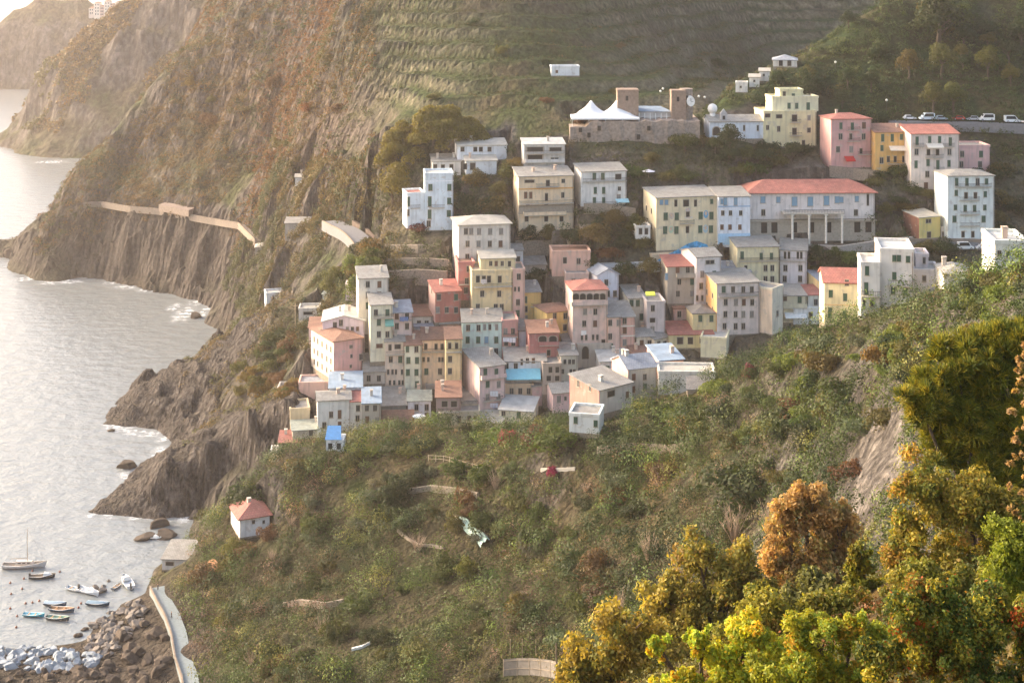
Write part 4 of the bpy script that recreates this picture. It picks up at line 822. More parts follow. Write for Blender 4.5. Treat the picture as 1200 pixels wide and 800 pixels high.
plant('shrub',465,590,40,40,'dark','N','', 'tall dark green bush alone on the middle of the near slope', 'big bushes on the near slope')
plant('shrub',546,676,28,28,'bright','N','', 'round bright green bush below the plastic sheet', 'big bushes on the near slope')
plant('shrub',284,590,44,38,'dark','N','', 'dark olive bush behind the red-roofed cottage', 'bushes by the red-roofed cottage')
plant('shrub',250,612,40,34,'olive','N','', 'olive bush left of the red-roofed cottage', 'bushes by the red-roofed cottage')
plant('shrub',274,648,24,22,'bright','N','', 'bright green bush in front of the red-roofed cottage', 'bushes by the red-roofed cottage')
plant('shrub',870,580,90,66,'dark','N','', 'broad dark green thicket on the shaded middle slope', 'big bushes on the near slope')
# scattered shrubs of the near slope
ALLN = [(330,555),(560,520),(640,520),(700,515),(800,475),(880,440),(940,410),(1010,385),(1080,355),(1140,335),(1210,310),(1210,420),(1060,480),(1000,600),(900,660),(780,720),(700,800),(300,800),(245,720),(230,660),(300,620)]
zone(80, 230,640,545,800,(14,36),(.6,1.0),('green','olive','green','dark','brown','grey','olive'),'N','on the near slope below the village',('shrub','shrub','low'),ALLN)
zone(46, 620,1000,480,760,(18,44),(.55,.95),('dark','dark','green','olive','grey','brown'),'N','on the shaded slope under the ridge houses',('shrub','low'),ALLN)
zone(28, 700,960,420,520,(20,44),(.6,.9),('green','bright','dark','green'),'N','around the ridge houses',('shrub',),ALLN)
zone(40, 930,1210,315,440,(20,46),(.55,.9),('bright','green','bright','olive','dark','orangeg'),'N','along the right-hand ridge',('shrub','low'),ALLN)
zone(22, 900,1210,400,560,(24,50),(.6,1.0),('green','olive','dark','grey'),'N','on the steep right-hand slope',('shrub',),ALLN)
zone(16, 250,980,560,790,(16,34),(.7,1.2),('brown',),'N','on the near slope below the village',('dead',),ALLN)
# village trees
for a in [(632,346,28,34,'dark'),(621,292,24,28,'dark'),(643,292,24,28,'olive'),(855,186,32,38,'dark'),(975,330,34,32,'dark'),(1000,318,34,26,'green'),(958,312,26,24,'dark'),(1106,306,32,26,'dark'),(1084,302,30,22,'olive'),(760,328,30,26,'olive'),(733,332,36,24,'dark'),(700,296,36,34,'olive'),(672,292,30,26,'dark'),(720,270,30,24,'olive'),(690,318,26,22,'green')]:
    plant('tree', *a, 'M', 'among the village houses')
plant('shrub',490,270,26,20,'plum','M','','dusky red round bush in front of the blue-white villa','bushes by the blue-white villa')
plant('tree',460,246,38,48,'orangeg','M','','round orange-green tree left of the blue-white villa','trees by the blue-white villa')
zone(12, 535,605,195,250,(18,32),(.7,1.0),('olive','dark','orangeg'),'M','below the white houses under the pine',('tree','shrub'))
zone(20, 740,1010,168,212,(16,34),(.55,.9),('olive','green','dark'),'M','on the bank above the school',('shrub','tree','low'))
zone(10, 680,760,265,330,(18,30),(.6,.9),('olive','dark','brown'),'M','on the bank left of the school',('shrub',))
zone(8, 1020,1115,205,262,(16,30),(.6,.9),('green','dark','olive'),'M','left of the mint house',('shrub',))
zone(8, 940,1100,295,330,(18,30),(.6,.9),('dark','green'),'M','below the columned hall',('shrub',))
zone(56, 265,440,250,350,(14,32),(.8,1.25),('olive','bright','orangeg','green','dark'),'RM','on the wooded slope below the grey lane',('shrub','tree'))
zone(22, 225,350,360,470,(14,30),(.6,1.0),('olive','orangeg','green','brown'),'RM','on the sea slope left of the salmon block',('shrub','low'))
zone(14, 250,330,340,420,(14,28),(.6,1.0),('olive','green','dark'),'RM','on the sea slope left of the salmon block',('shrub',))
zone(34, 860,1200,20,150,(18,36),(.9,1.3),('green','dark','dark','olive'),'S','on the green spur',('tree','shrub'))
zone(10, 1125,1200,200,280,(18,34),(.6,.9),('dark','olive'),'M','right of the mint house',('shrub',))
plant('tree',1100,60,66,62,'dark','S','','broad dark tree standing on the crest of the green spur','big trees on the green spur')
zone(10, 150,440,20,260,(12,26),(.6,1.0),('orangeg','brown','olive','rust'),'M','on the orange-tinted slope above the cliff path',('shrub','low'))  # rust and orange-green tints put the flare's warm glow into the shrubs
zone(8, 440,860,20,150,(10,22),(.5,.9),('olive','green','dark','brown'),'M','on the vineyard terraces',('shrub','low'))
# umbrella pine
p = hit(508, 170, 'M'); s = p.y/F; o = empty('umbrella_pine', (p.x, p.y, p.z-.3)); tag(o, 'wide flat-topped umbrella pine behind the white houses, orange where the sun strikes it', 'tree')
lob = []
for i in range(95):
    a = random.uniform(0, 6.28); q = math.sqrt(random.random()); v = math.sqrt(max(0, 1-q*q)); x = q*math.cos(a)
    zz = -8+50*v*random.uniform(.75, 1) if x > -.2 else -26+66*v*random.uniform(.35, 1)
    lob.append((x*62*s, q*math.sin(a)*34*s, zz*s, random.uniform(8, 14)*s, random.uniform(6, 10)*s))
c = obj('crown', crown_mesh('crown', lob, 42000, .75, jit=.5, vary=.35), o); c.color = hexc('726a2c')+(1,)
m = MB(); m.tube([(0, 0, -1), (.2, 0, 3), (-.2, .3, 7)], [.6, .5, .4], 7)
for i in range(9):
    a = random.uniform(-1, 1); m.tube([(0, 0, 3+i*.3), (a*7, random.uniform(-3, 3), 5+i*.3), (a*13, random.uniform(-6, 6), 6)], [.28, .18, .06], 5)
m.build('trunk', BARK, o)
# ------------------------------------------------------------------ ground cover nobody could count
def cover(name, T, n, rr, k, size, cols, dens, kind_w=None, flat=.7, maxslope=9, foot=True, mat=None, gain=.62, nsc=.03, lift=0.0, jit=.5, cvar=.25, qvar=.3, xmax=1260):
    gy, gx = np.gradient(T.Zr, T.res); sl = np.hypot(gx, gy); wt = np.sqrt(1+np.minimum(sl, 6)**2); ext = wt.mean()
    pxg = 600+T.X*F/T.Y; pyg = HZ+(CH-T.Z)*F/T.Y; wt = wt*(T.Z > 0)*(pxg > -60)*(pxg < xmax)*(pyg > -60)*(pyg < 850)*(sl < maxslope)
    n = int(n*wt.sum()/wt.size); cdf = np.cumsum(wt.ravel()); ii = np.searchsorted(cdf, RNG.random(n)*cdf[-1]); J, I = np.unravel_index(np.minimum(ii, wt.size-1), wt.shape)
    X = T.x0+(I+RNG.uniform(-.5, .5, n))*T.res; Y = T.y0+(J+RNG.uniform(-.5, .5, n))*T.res; Z = T.h(X, Y)
    px = 600+X*F/Y; py = HZ+(CH-Z)*F/Y
    ok = (Z > 1.0) & dens(X, Y, Z, px, py)
    nrm = np.stack([-gx[J, I], -gy[J, I], np.full(n, 1.0)], 1); nrm /= np.linalg.norm(nrm, axis=1, keepdims=True)
    if foot:
        for f in FOOT:
            f_ = np.array(f); cx, cy = f_.mean(0); r = np.hypot(*(f_-f_.mean(0)).T).max()*.82+(1.9 if lift else 0); ok &= np.hypot(X-cx, Y-cy) > r
    X, Y, Z, nrm = X[ok], Y[ok], Z[ok], nrm[ok]; m = len(X)
    R = RNG.uniform(*rr, m); n1 = 1.3*fbm(X*nsc, Y*nsc, 0, 4, 77+len(name))+RNG.normal(size=m)*.3
    cc = np.array([hexc(h) for h in cols]); ci = np.clip(((n1+1)/2*len(cc)).astype(int), 0, len(cc)-1); cl = cc[ci]*gain*RNG.uniform(1-cvar, 1+cvar, (m, 1))
    d = unit(m*k); nr = np.repeat(nrm*.75+np.array([0, 0, .35]), k, 0); dp = (d*nr).sum(1); d = np.where((dp < -.15)[:, None], -d, d); P = np.repeat(np.stack([X, Y, Z+lift*R], 1), k, 0)+d*np.repeat(R, k)[:, None]*np.array([1, 1, flat])*RNG.uniform(.5, 1.05, (m*k, 1))
    Nn = d+RNG.normal(size=d.shape)*jit; Nn /= np.linalg.norm(Nn, axis=1, keepdims=True)
    Vv, Q = quads(P, Nn, np.repeat(R, k)*size*RNG.uniform(.6, 1.4, m*k), .65)
    cv = np.repeat(cl, k, 0)*RNG.uniform(1-qvar, 1+qvar, (m*k, 1))
    o = obj(name, npmesh(name, Vv, Q, mat or SCRUB, np.clip(np.repeat(cv, 4, 0), 0, 1))); tag(o, kind='stuff'); return o
def TERF(X, Y):
    i = np.clip(((X-TM.x0)/TM.res).astype(int), 0, TM.nx-1); j = np.clip(((Y-TM.y0)/TM.res).astype(int), 0, TM.ny-1); return fr[j, i]
N1 = lambda X, Y, sc, sd_: fbm(X*sc, Y*sc, 0, 4, sd_)
def OUTC(px, py): return (((px-1028-(545-py)*.25)/30)**2+((py-548)/66)**2 < 1) | (((px-1062)/16)**2+((py-412)/24)**2 < 1)
def SHORE(px, py): return (py > 682) & (px < 205+(py-690)*.3)
def CLEAR(px, py):
    r = np.zeros(np.shape(px), bool)
    for x, y, a, b in ((554, 632, 34, 26), (532, 552, 40, 14), (655, 557, 28, 12), (622, 798, 44, 20), (495, 640, 36, 14), (424, 764, 20, 10), (820, 466, 26, 14), (300, 640, 30, 16), (206, 672, 26, 14), (684, 512, 30, 10)): r |= ((px-x)/a)**2+((py-y)/b)**2 < 1
    return r
cover('near_undergrowth', TN, 60000, (.5, 1.4), 12, .36, ['7c6a48', '80764c', '707236', '58682e', '5e6e34', '4c5c2c', '6c7650', '66723a'], lambda X, Y, Z, px, py: (N1(X, Y, .06, 31) > -.45) & (py > 300) & ~SHORE(px, py) & ~OUTC(px, py) & ~CLEAR(px, py), gain=.62, qvar=.18)
cover('near_thicket', TN, 8500, (1.0, 4.0), 190, .1, ['3e5024', '4c6228', '6a7e2e', '4a5e26', '7c7c3a', '46582a', '6c7c42', '364622'], lambda X, Y, Z, px, py: (N1(X, Y, .045, 51) > -.45) & (py > 300) & ~SHORE(px, py) & ~OUTC(px, py) & ~CLEAR(px, py), flat=.95, gain=.78, nsc=.06, lift=.5, jit=.22, cvar=.42, qvar=.16)
cover('dark_thicket', TN, 8000, (1.2, 4.2), 180, .1, ['34441f', '3c4c24', '44542a', '4c5c2a', '2f3d1e', '525c30'], lambda X, Y, Z, px, py: (N1(X, Y, .05, 63) > -.35) & (px > 650) & (px < 1010) & (py > 455) & (py < 720) & (py > 800-px*.38) & ~OUTC(px, py) & ~CLEAR(px, py), flat=1.0, gain=.8, nsc=.06, lift=.5, jit=.22, cvar=.35, qvar=.16)
cover('dry_thicket', TN, 3600, (1.0, 3.2), 160, .1, ['8a6a4e', '9a7c50', '7c6250', '84685a', '90805a', '6e5a44'], lambda X, Y, Z, px, py: (N1(X, Y, .04, 57)+np.where((px > 590) & (px < 740) & (py > 590), .4, 0) > 0) & (py > 470) & (px < 900) & ~SHORE(px, py) & ~CLEAR(px, py), flat=.9, gain=.8, nsc=.05, lift=.45, jit=.25, cvar=.35, qvar=.16)
cover('terrace_scrub', TM, 110000, (.5, 1.4), 16, .42, ['56582e', '625c38', '46562c', '526032', '6a5e3a', '3e4e2a'], lambda X, Y, Z, px, py: (N1(X, Y, .03, 33) > -.3) & (py < 215) & (px > 300) & (px < 900) & (np.abs(TERF(X, Y)-.5) > .2))
cover('cliff_scrub', TM, 110000, (.8, 2.5), 26, .28, ['7a602e', '6c622e', '8a682e', '5a6230', '7c683a', '506030', '8a6030'], lambda X, Y, Z, px, py: (N1(X, Y, .025, 35) > -.5+np.clip((36-Z)/12, 0, 2)*.55) & (px < 440) & (py < 480) & (Y > 470), maxslope=99)  # brown-green brush, its colours pushed to orange to carry the flare glow
cover('seaside_thicket', TM, 80000, (1.2, 2.8), 70, .2, ['505a2c', '62622f', '455028', '6e6030', '4e582a', '7a6a34'], lambda X, Y, Z, px, py: (N1(X, Y, .04, 53) > -.7) & (px > 262) & (px < 470) & (py > 190) & (py < 430) & (Z > 12) & (Y < 600) & ~((px > 385) & (px < 450) & (py > 258) & (py < 325)), maxslope=99, flat=.9, lift=.4, jit=.28, cvar=.35, qvar=.18)
cover('bank_thicket', TM, 50000, (1.0, 2.4), 60, .22, ['4c582a', '56602e', '44522a', '5e6230', '6a5c3a'], lambda X, Y, Z, px, py: (N1(X, Y, .05, 55) > .02) & (px > 430) & (py > 165) & (py < 345), maxslope=99, flat=.9, lift=.4, jit=.28, cvar=.35, qvar=.18)
cover('village_scrub', TM, 60000, (.4, 1.2), 16, .45, ['6d6a3c', '5e6a3a', '56623a', '7a6f48', '4c5a2e'], lambda X, Y, Z, px, py: (N1(X, Y, .05, 37) > 0) & (py >= 165) & (py < 480) & (px > 420))
cover('spur_scrub', TS, 14000, (.7, 2.4), 40, .26, ['46582a', '52622e', '667034', '3e5028', '6a6038'], lambda X, Y, Z, px, py: (N1(X, Y, .03, 39) > -.35), lift=.3, jit=.3, cvar=.35, qvar=.18)
cover('shore_scrub', TR, 12000, (.6, 1.7), 24, .3, ['86703e', '7a6f42', '6c7038', '8a7650'], lambda X, Y, Z, px, py: (N1(X, Y, .05, 41) > 0) & (Z > 8) & (px > 215) & (Y > 389), maxslope=4)
cover('foreground_undergrowth', TF, 12000, (.2, .7), 60, .2, ['6a5a26', '86702e', '5c6428', '8a5a2a', '77742e'], lambda X, Y, Z, px, py: (N1(X, Y, .1, 43) > -.5) & (Y > 12), foot=False, xmax=1900, lift=.3, jit=.35)
cover('headland_scrub', TK, 12000, (1.5, 4), 10, .6, ['8a7040', '7a6c3e', '93743e', '6c6a38'], lambda X, Y, Z, px, py: (N1(X, Y, .015, 45) > 0) & (Z > 15), maxslope=99)
# ------------------------------------------------------------------ plants in front of the camera
NEEDLE = leafmat('needles', .25, .5)
def fg(name, label, lobes, d, n, size, cols, cat='bush', group=None, base=None, needles=False, depth=.8, trunk=True, aspect=.55, spread=3):
    """lobes: (column, row, half width, half height) in photo pixels, at distance d"""
    s = d/F; base = base or (sum(l[0] for l in lobes)/len(lobes), max(l[1]+l[3] for l in lobes)+10)
    bx = (base[0]-600)*s; gz = float(TF.h(bx, d)); bz = gz-.1
    o = empty(name, (bx, d, bz)); tag(o, label, cat, group)
    L3 = []; cen = []
    for (px, py, rx, ry) in lobes:
        x, y, z = W(px, py, d); rmean = rx*s
        cen.append((x-bx, random.uniform(-.3, .3)*rmean, z-bz))
        m = max(6, int(spread*6))
        for i in range(m):
            v = unit(1)[0]; f = random.uniform(.25, .95); rr = random.uniform(.14, .42)*min(rx, ry)*s
            L3.append((x-bx+v[0]*rx*s*f, v[1]*rmean*depth*f, z-bz+v[2]*ry*s*f, rr, rr*random.uniform(.8, 1.1)))
    if needles:
        P, dr, k = blob_points(L3, n, -.3, (.6, 1.05)); Vs = []; Qs = []; off = 0
        t = 12; c0 = np.repeat(P, t, 0); dd = np.repeat(dr, t, 0)+RNG.normal(size=(n*t, 3))*.55+np.array([0, 0, .35]); dd /= np.linalg.norm(dd, axis=1, keepdims=True)
        ln = size*RNG.uniform(.6, 1.2, n*t); side = np.cross(dd, unit(n*t)); side /= np.linalg.norm(side, axis=1, keepdims=True)+1e-9; wd = size*.05
        Vv = np.stack([c0-side*wd, c0+side*wd, c0+dd*ln[:, None]+side*wd*.4, c0+dd*ln[:, None]-side*wd*.4], 1).reshape(-1, 3); Q = np.arange(n*t*4).reshape(-1, 4)
        cc = np.array([hexc(h) for h, _ in cols]); ww = np.array([w for _, w in cols], float); ci = RNG.choice(len(cc), n, p=ww/ww.sum()); lv = RNG.uniform(.7, 1.3, n)
        col = np.repeat(cc[ci]*lv[:, None], t*4, 0); me = npmesh('crown', Vv, Q, NEEDLE, np.clip(col, 0, 1))
    else: me = crown_mesh('crown', L3, n, size, LEAF, .8, cols, .32, -.8, aspect, (.3, 1.3))
    obj('crown', me, o)
    if trunk:
        m = MB(); r = max(.02, .012*d*.1)
        for c_ in cen: m.tube([(random.uniform(-.1, .1), 0, -.3), (c_[0]*.45+random.uniform(-.1, .1), c_[1]*.5, c_[2]*.5), (c_[0], c_[1], c_[2])], [r*2, r*1.4, r*.6], 6)
        for l in random.sample(L3, min(len(L3), 26)):
            c_ = min(cen, key=lambda q: (q[0]-l[0])**2+(q[2]-l[2])**2); m.tube([(c_[0]*.8, c_[1]*.8, c_[2]*.8), (l[0], l[1], l[2])], [r*.7, r*.25], 5)
        m.build('trunk', BARK, o)
    return o
random.seed(5)
FB = 'bushes in front of the viewpoint'
fg('shrub','golden-brown heather bush at the foot of the shaded gully, lowest left of the near bushes',[(735,735,40,40),(700,770,40,35),(760,770,50,45),(690,800,44,30),(735,805,60,36),(780,800,40,36)],72,22000,.22,[('9a8a3a',3),('a89440',2),('8c7a3a',2),('7c7a3a',2)],group=FB)
fg('shrub','orange-rust shrub standing against the pale bare rock',[(945,592,34,30),(918,622,30,36),(965,625,36,40),(940,664,50,40),(992,615,22,40),(975,668,34,34),(910,670,30,34)],78,26000,.22,[('b0905e',3),('b89662',3),('a4865a',2),('948650',2)],group=FB)
fg('shrub','olive-gold thicket between the rust shrub and the golden heather',[(820,660,30,40),(850,690,44,40),(800,710,44,40),(870,660,34,34),(890,705,40,40),(780,700,30,34),(840,740,60,40),(900,745,40,40),(780,745,44,36)],76,34000,.22,[('948a40',3),('a29244',2),('7e7c3c',3),('8c743e',1)],group=FB)
fg('shrub','grey-green bush tucked under the rust shrub',[(955,690,28,28),(930,710,30,28),(978,708,26,26),(950,735,40,30)],66,12000,.2,[('6e7040',3),('7c7a46',2),('5e6036',2)],group=FB)
fg('shrub','pointed yellow-green bush right of the grey-green one',[(1010,650,16,26),(1008,685,24,30),(1032,700,26,28),(1015,725,36,30)],60,12000,.18,[('7c7c26',3),('6c6e26',2),('8c7e2a',2)],group=FB)
fg('pine_tree','big dark green pine with gold-lit lower boughs, tallest plant on the right',[(1078,472,32,26),(1095,452,26,22),(1120,432,34,28),(1150,408,34,24),(1182,402,36,26),(1195,440,40,40),(1145,455,40,32),(1115,490,50,34),(1165,500,50,40),(1200,510,40,40),(1130,535,50,34),(1180,550,48,36)],52,15000,.34,[('727830',3),('8a862e',3),('a09034',2),('566030',2)],'pine tree',needles=True,base=(1150,690))
fg('shrub','tall gold and olive bush filling the space under the pine',[(1075,560,30,40),(1110,585,44,40),(1150,600,44,44),(1190,600,40,44),(1065,625,34,40),(1110,655,54,44),(1165,660,50,44),(1060,668,30,34),(1200,650,36,40),(1130,700,60,34)],48,60000,.13,[('9a8a38',3),('8c8438',3),('767a36',3),('a2803e',1)],group=FB,trunk=False)
fg('shrub','bright green sunlit bush cut by the right edge of the view',[(1190,635,34,32),(1168,668,32,28),(1205,675,34,44),(1180,705,44,34)],34,18000,.085,[('78822a',4),('687228',2),('8c9230',2)],group=FB,trunk=False)
fg('tree','young maple with bright yellow and lime leaves at the bottom centre',[(773,758,16,22),(788,795,30,26),(818,748,18,24),(845,780,40,30),(880,745,34,30),(875,795,56,30),(912,775,38,34),(825,805,44,26)],34,26000,.1,[('c4b836',4),('b2b43a',4),('98aa3c',4),('c89e2a',.7)],'tree',group=None,base=(840,850))
fg('shrub','yellow-green leafy bush right of the young maple',[(955,742,34,28),(1000,738,30,30),(935,785,54,32),(1000,785,52,34),(1040,762,30,30)],32,30000,.085,[('aaa634',3),('949a34',3),('7c8c34',3),('b8942e',1)],group=FB)
fg('shrub','dark leafy bush sprinkled with yellow and scarlet leaves in the bottom right corner',[(1060,725,32,36),(1042,775,34,38),(1100,705,40,34),(1100,770,56,46),(1150,725,46,44),(1160,785,56,44),(1198,715,34,40),(1205,790,40,36),(1130,745,50,40)],27,60000,.075,[('62702e',4),('7c7c30',3),('505e2c',3),('a09434',2),('b0562a',.5),('88662e',1)],group=FB,trunk=False)
fg('shrub','twig of pale straw-coloured leaves hanging in at the right edge',[(1200+8*math.sin(i*1.9)-random.uniform(0, 9),405+i*8.6,random.uniform(3, 8),random.uniform(4, 9)) for i in range(25)],16,1500,.05,[('b0936a',3),('a8865c',2),('98804a',2)],group=FB,base=(1260,760),trunk=False,spread=1)
fg('shrub','mixed olive bush on the slope between the young maple and the rust shrub',[(900,720,40,34),(940,735,40,34),(985,715,36,34),(1020,735,40,36),(1060,715,36,34),(870,745,40,34)],50,26000,.14,[('7c7c34',3),('8c8638',3),('6a7030',3),('98803a',1)],group=FB,trunk=False)
fg('shrub','dense olive-gold bush under the right-hand edge of the gold bush',[(1080,690,40,34),(1125,690,44,36),(1170,690,44,36),(1205,690,36,40)],42,22000,.11,[('7c7c30',3),('94883a',3),('6a6e2c',3)],group=FB,trunk=False)
for px, py, w, h in ((905,625,40,50),(800,690,34,44),(860,630,44,50),(725,720,24,40)):
    d = 88; s = d/F; o = obj('bare_shrub', random.choice(DEAD)); x, y, z = W(px, py, d); o.location = (x, y, z-.2); o.scale = (w*s, w*s, h*s); o.rotation_euler = (0, 0, random.uniform(0, 6))
    o.location.z = z-.3; tag(o, 'leafless pale twiggy bush rising behind the orange and golden bushes', 'bush', 'bare twigs behind the near bushes')
# ------------------------------------------------------------------ smaller things
random.seed(33)
def col_(h): return plain('paint_'+h, hexc(h), rough=.55, var=.1)
STONE = plain('dry_stone', hexc('8d8274'), rough=.95, var=.3, scale=2.2, bump=.8, bscale=3)
PARA = plain('weathered_concrete', hexc('85796d'), rough=.9, var=.2, scale=.7, bump=.3, bscale=4)
CONC = plain('pale_concrete', hexc('b4b6b6'), rough=.9, var=.15, scale=.7, bump=.3, bscale=4)
def ribbon(name, pts, w, mat, th=1.5, up=.25, terr='NRSM', parapet=None, kind='structure', label=None, cat=None):
    P = [Vector(p) for p in pts] if len(pts[0]) == 3 else [hit(x, y, terr) for x, y in pts]; Q = []
    for a, b in zip(P, P[1:]):
        n = max(1, int((b-a).length/4)); Q += [a.lerp(b, i/n) for i in range(n)]
    Q.append(P[-1]); zs = [q.z for q in Q]; zs = [sum(zs[max(0, i-2):i+3])/len(zs[max(0, i-2):i+3]) for i in range(len(zs))]
    rings = []; para = []
    for i, q in enumerate(Q):
        t = (Q[min(i+1, len(Q)-1)]-Q[max(i-1, 0)]); t.z = 0; t.normalize(); n = Vector((-t.y, t.x, 0)); z = zs[i]+up
        rings.append([(q.x+n.x*w/2, q.y+n.y*w/2, z), (q.x-n.x*w/2, q.y-n.y*w/2, z), (q.x-n.x*w/2, q.y-n.y*w/2, z-th), (q.x+n.x*w/2, q.y+n.y*w/2, z-th)])
        if parapet:
            sgn, ph = parapet[:2]; o = Vector((q.x, q.y, z))+n*sgn*(w/2-.18); m2 = n*.16
            para.append([tuple(o-m2), tuple(o+m2), tuple(o+m2+Vector((0, 0, ph))), tuple(o-m2+Vector((0, 0, ph)))])
        TT = TERR['M'] if 'M' in terr else TERR[terr[0]]
    m = MB(); m.loft(rings); o = m.build(name, mat); tag(o, label, cat, None, kind)
    if parapet:
        m = MB(); m.loft(para); p = m.build('parapet_wall', PARA if len(parapet) < 5 else parapet[4]); tag(p, parapet[2], 'wall', None, 'thing')
    return o
def wall(name, label, pts, h, mat, th=.5, terr='NRSM', cat='wall', group=None, down=2.0):
    P = [hit(x, y, terr) for x, y in pts]; rings = []
    for i, q in enumerate(P):
        t = (P[min(i+1, len(P)-1)]-P[max(i-1, 0)]); t.z = 0; t.normalize(); n = Vector((-t.y, t.x, 0))*th/2
        rings.append([tuple(q-n-Vector((0, 0, down))), tuple(q+n-Vector((0, 0, down))), tuple(q+n+Vector((0, 0, h))), tuple(q-n+Vector((0, 0, h)))])
    m = MB(); m.loft(rings); o = m.build(name, mat); tag(o, label, cat, group, 'thing'); return o
# paths and walls
ribbon('cliff_path', PATHS['cliff'], 2.6, plain('path_concrete', hexc('85796e')), 2.2, .3, 'M', (-1, .7, 'pale parapet wall running along the seaward edge of the cliff path'))
g_ = [PATHS['cliff'][3], PATHS['cliff'][3].lerp(PATHS['cliff'][4], .5), PATHS['cliff'][4]]
m = MB(); rr = []
for q in g_: rr.append([(q.x-1, q.y-2.4, q.z), (q.x+1, q.y+2, q.z), (q.x+1, q.y+2, q.z+3.3), (q.x-1, q.y-2.4, q.z+2.9)])
m.loft(rr); t = m.build('path_gallery', plain('gallery_concrete', hexc('8c7d72'), var=.2, bump=.4)); tag(t, 'concrete rockfall gallery roofing the middle of the cliff path', 'gallery')
for i in range(7):
    q = g_[0].lerp(g_[2], (i+.5)/7); m = MB(); m.box((-.9, -.08, 0), (.9, 0, 1.9)); o = m.build('opening', DARKF, t); o.location = (q.x-.4, q.y-2.45, q.z+.4); o.rotation_euler = (0, 0, math.atan2((g_[2]-g_[0]).y, (g_[2]-g_[0]).x))
ribbon('lane', PATHS['lane'], 6.5, plain('grey_asphalt', (.19, .19, .2), var=.12), 3, .5, 'M', (-1, .45, 'pale parapet wall on the sea side of the grey lane'))
wall('retaining_wall', 'tall pinkish-brown retaining wall on the inner side of the grey lane', [(414,262),(430,272),(441,285),(447,312)], 1.1, plain('pinkish_stone', hexc('75655a'), var=.25, bump=.6, bscale=2), 1.0, 'M')
ribbon('stepped_lane', [(676,212),(680,232),(683,252),(688,275),(690,295)], 3.5, STONE, 2, .6, 'M')
ribbon('village_street', [(690,309),(720,310),(745,309),(770,304)], 4, CONC, 3, .5, 'M')
wall('street_wall', 'pale street wall under the trees left of the school', [(698,316),(730,316),(768,311)], 1.6, CONC, .5, 'M')
wall('retaining_wall', 'long grey retaining wall below the columned hall', [(884,292),(930,294),(985,297),(1030,290),(1070,286)], 2.2, plain('grey_stone_wall', hexc('9a948e'), var=.22, bump=.6, bscale=2), 1.2, 'M')
ribbon('upper_road', [(1025,286),(1060,283),(1100,283),(1140,284),(1200,288)], 6, plain('grey_asphalt', (.19, .19, .2)), 3, .6, 'M', (-1, 1.0, 'grey railing wall along the upper road below the mint house'))
wall('terrace_wall', 'upper dry-stone terrace wall left of the beige villa', [(458,296),(490,296),(526,298)], 2.4, STONE, .7, 'M', group='stone terraces left of the beige villa')
wall('terrace_wall', 'lower dry-stone terrace wall left of the beige villa, above the brick-red house', [(452,328),(490,326),(524,328)], 2.6, STONE, .7, 'M', group='stone terraces left of the beige villa')
wall('terrace_wall', 'middle dry-stone terrace wall left of the beige villa', [(455,311),(492,310),(526,312)], 2.0, STONE, .7, 'M', group='stone terraces left of the beige villa')
wall('terrace_wall', 'stone wall under the peach villa garden', [(604,292),(640,292),(668,290)], 2.6, STONE, .7, 'M')
wall('terrace_wall', 'stone wall under the cream and lilac house', [(684,250),(710,250),(745,256)], 3, STONE, .7, 'M')
wall('terrace_wall', 'grey street-front wall below the rose-red and ochre houses', [(972,200),(1000,203),(1030,206)], 1.6, STONE, .7, 'M')
wall('terrace_wall', 'curving stone edging on the middle of the near slope', [(466,622),(478,632),(492,640),(505,640),(520,643)], .45, STONE, .4, 'N', group='pale terrace edgings of the near slope')
wall('terrace_wall', 'short pale stone edging beside the plastic sheet', [(532,604),(545,614),(560,622),(571,630)], .45, STONE, .4, 'N', group='pale terrace edgings of the near slope')
wall('garden_wall', 'pale garden wall under the magenta bougainvillea on the ridge', [(634,551),(655,551),(674,550)], .5, col_('b8b2a8'), .4, 'N')
wall('terrace_wall', 'low terrace wall below the ridge houses', [(780,492),(820,494),(858,492)], 1.2, STONE, .6, 'N')
wall('terrace_wall', 'dry-stone terrace wall above the plastic sheet, under the weathered rail fence', [(478,578),(505,574),(535,577),(560,583)], 1.1, STONE, .6, 'N')
wall('terrace_wall', 'dry-stone terrace wall on the shaded slope below the carport', [(700,530),(740,526),(785,528),(820,522)], 1.2, STONE, .6, 'N')
wall('terrace_wall', 'dry-stone terrace wall low on the near slope left of the white pipe', [(330,712),(352,708),(380,712),(402,708)], 1.1, STONE, .6, 'N')
wall('pipe', 'white pipe lying in the scrub low on the near slope', [(412,762),(424,759),(434,754)], .5, col_('e4e4e0'), .4, 'N', cat='pipe', down=.2)
# harbour path
ribbon('harbour_path', [(184,692),(192,706),(201,722),(209,745),(214,770),(222,800),(230,840)], 3.4, plain('bluish_paving', hexc('7e888a'), var=.12), 2, .55, 'N', (-1, .6, 'low pale parapet wall along the sea side of the harbour path'))
# columned terrace of the hall
_r, _v = lr
TM.pad([tuple((_v.M@Vector(q)).xy) for q in ((-3, -9, 0), (_v.W+3, -9, 0), (_v.W+3, 0, 0), (-3, 0, 0))], _v.z0-6.5, .5)
sl = MB()
u0 = _v.uz(915, 247)[0]; u1 = _v.u(985); z = _v.uz(915, 247)[1]
sl.box((u0, -4.5, z-.35), (u1, -.01, z)); sl.build('terrace', SLAB, _r)
m = MB(); m.box((u0, -4.5, z+.95), (u1, -4.4, z+1.05), 0)
for i in range(40): x = u0+(u1-u0)*i/39; m.box((x-.03, -4.48, z), (x+.03, -4.42, z+.95), 0)
m.build('railing', IRON, _r)
for cx in (925, 944.5, 964, 982.7):
    m = MB(); u = _v.u(cx); m.tube([(u, -4.0, z-.36), (u, -4.0, z-11.5)], .34, 10); m.box((u-.5, -4.5, z-.75), (u+.5, -3.5, z-.352)); m.build('column', plain('white_column', hexc('e0d8cc')), _r)
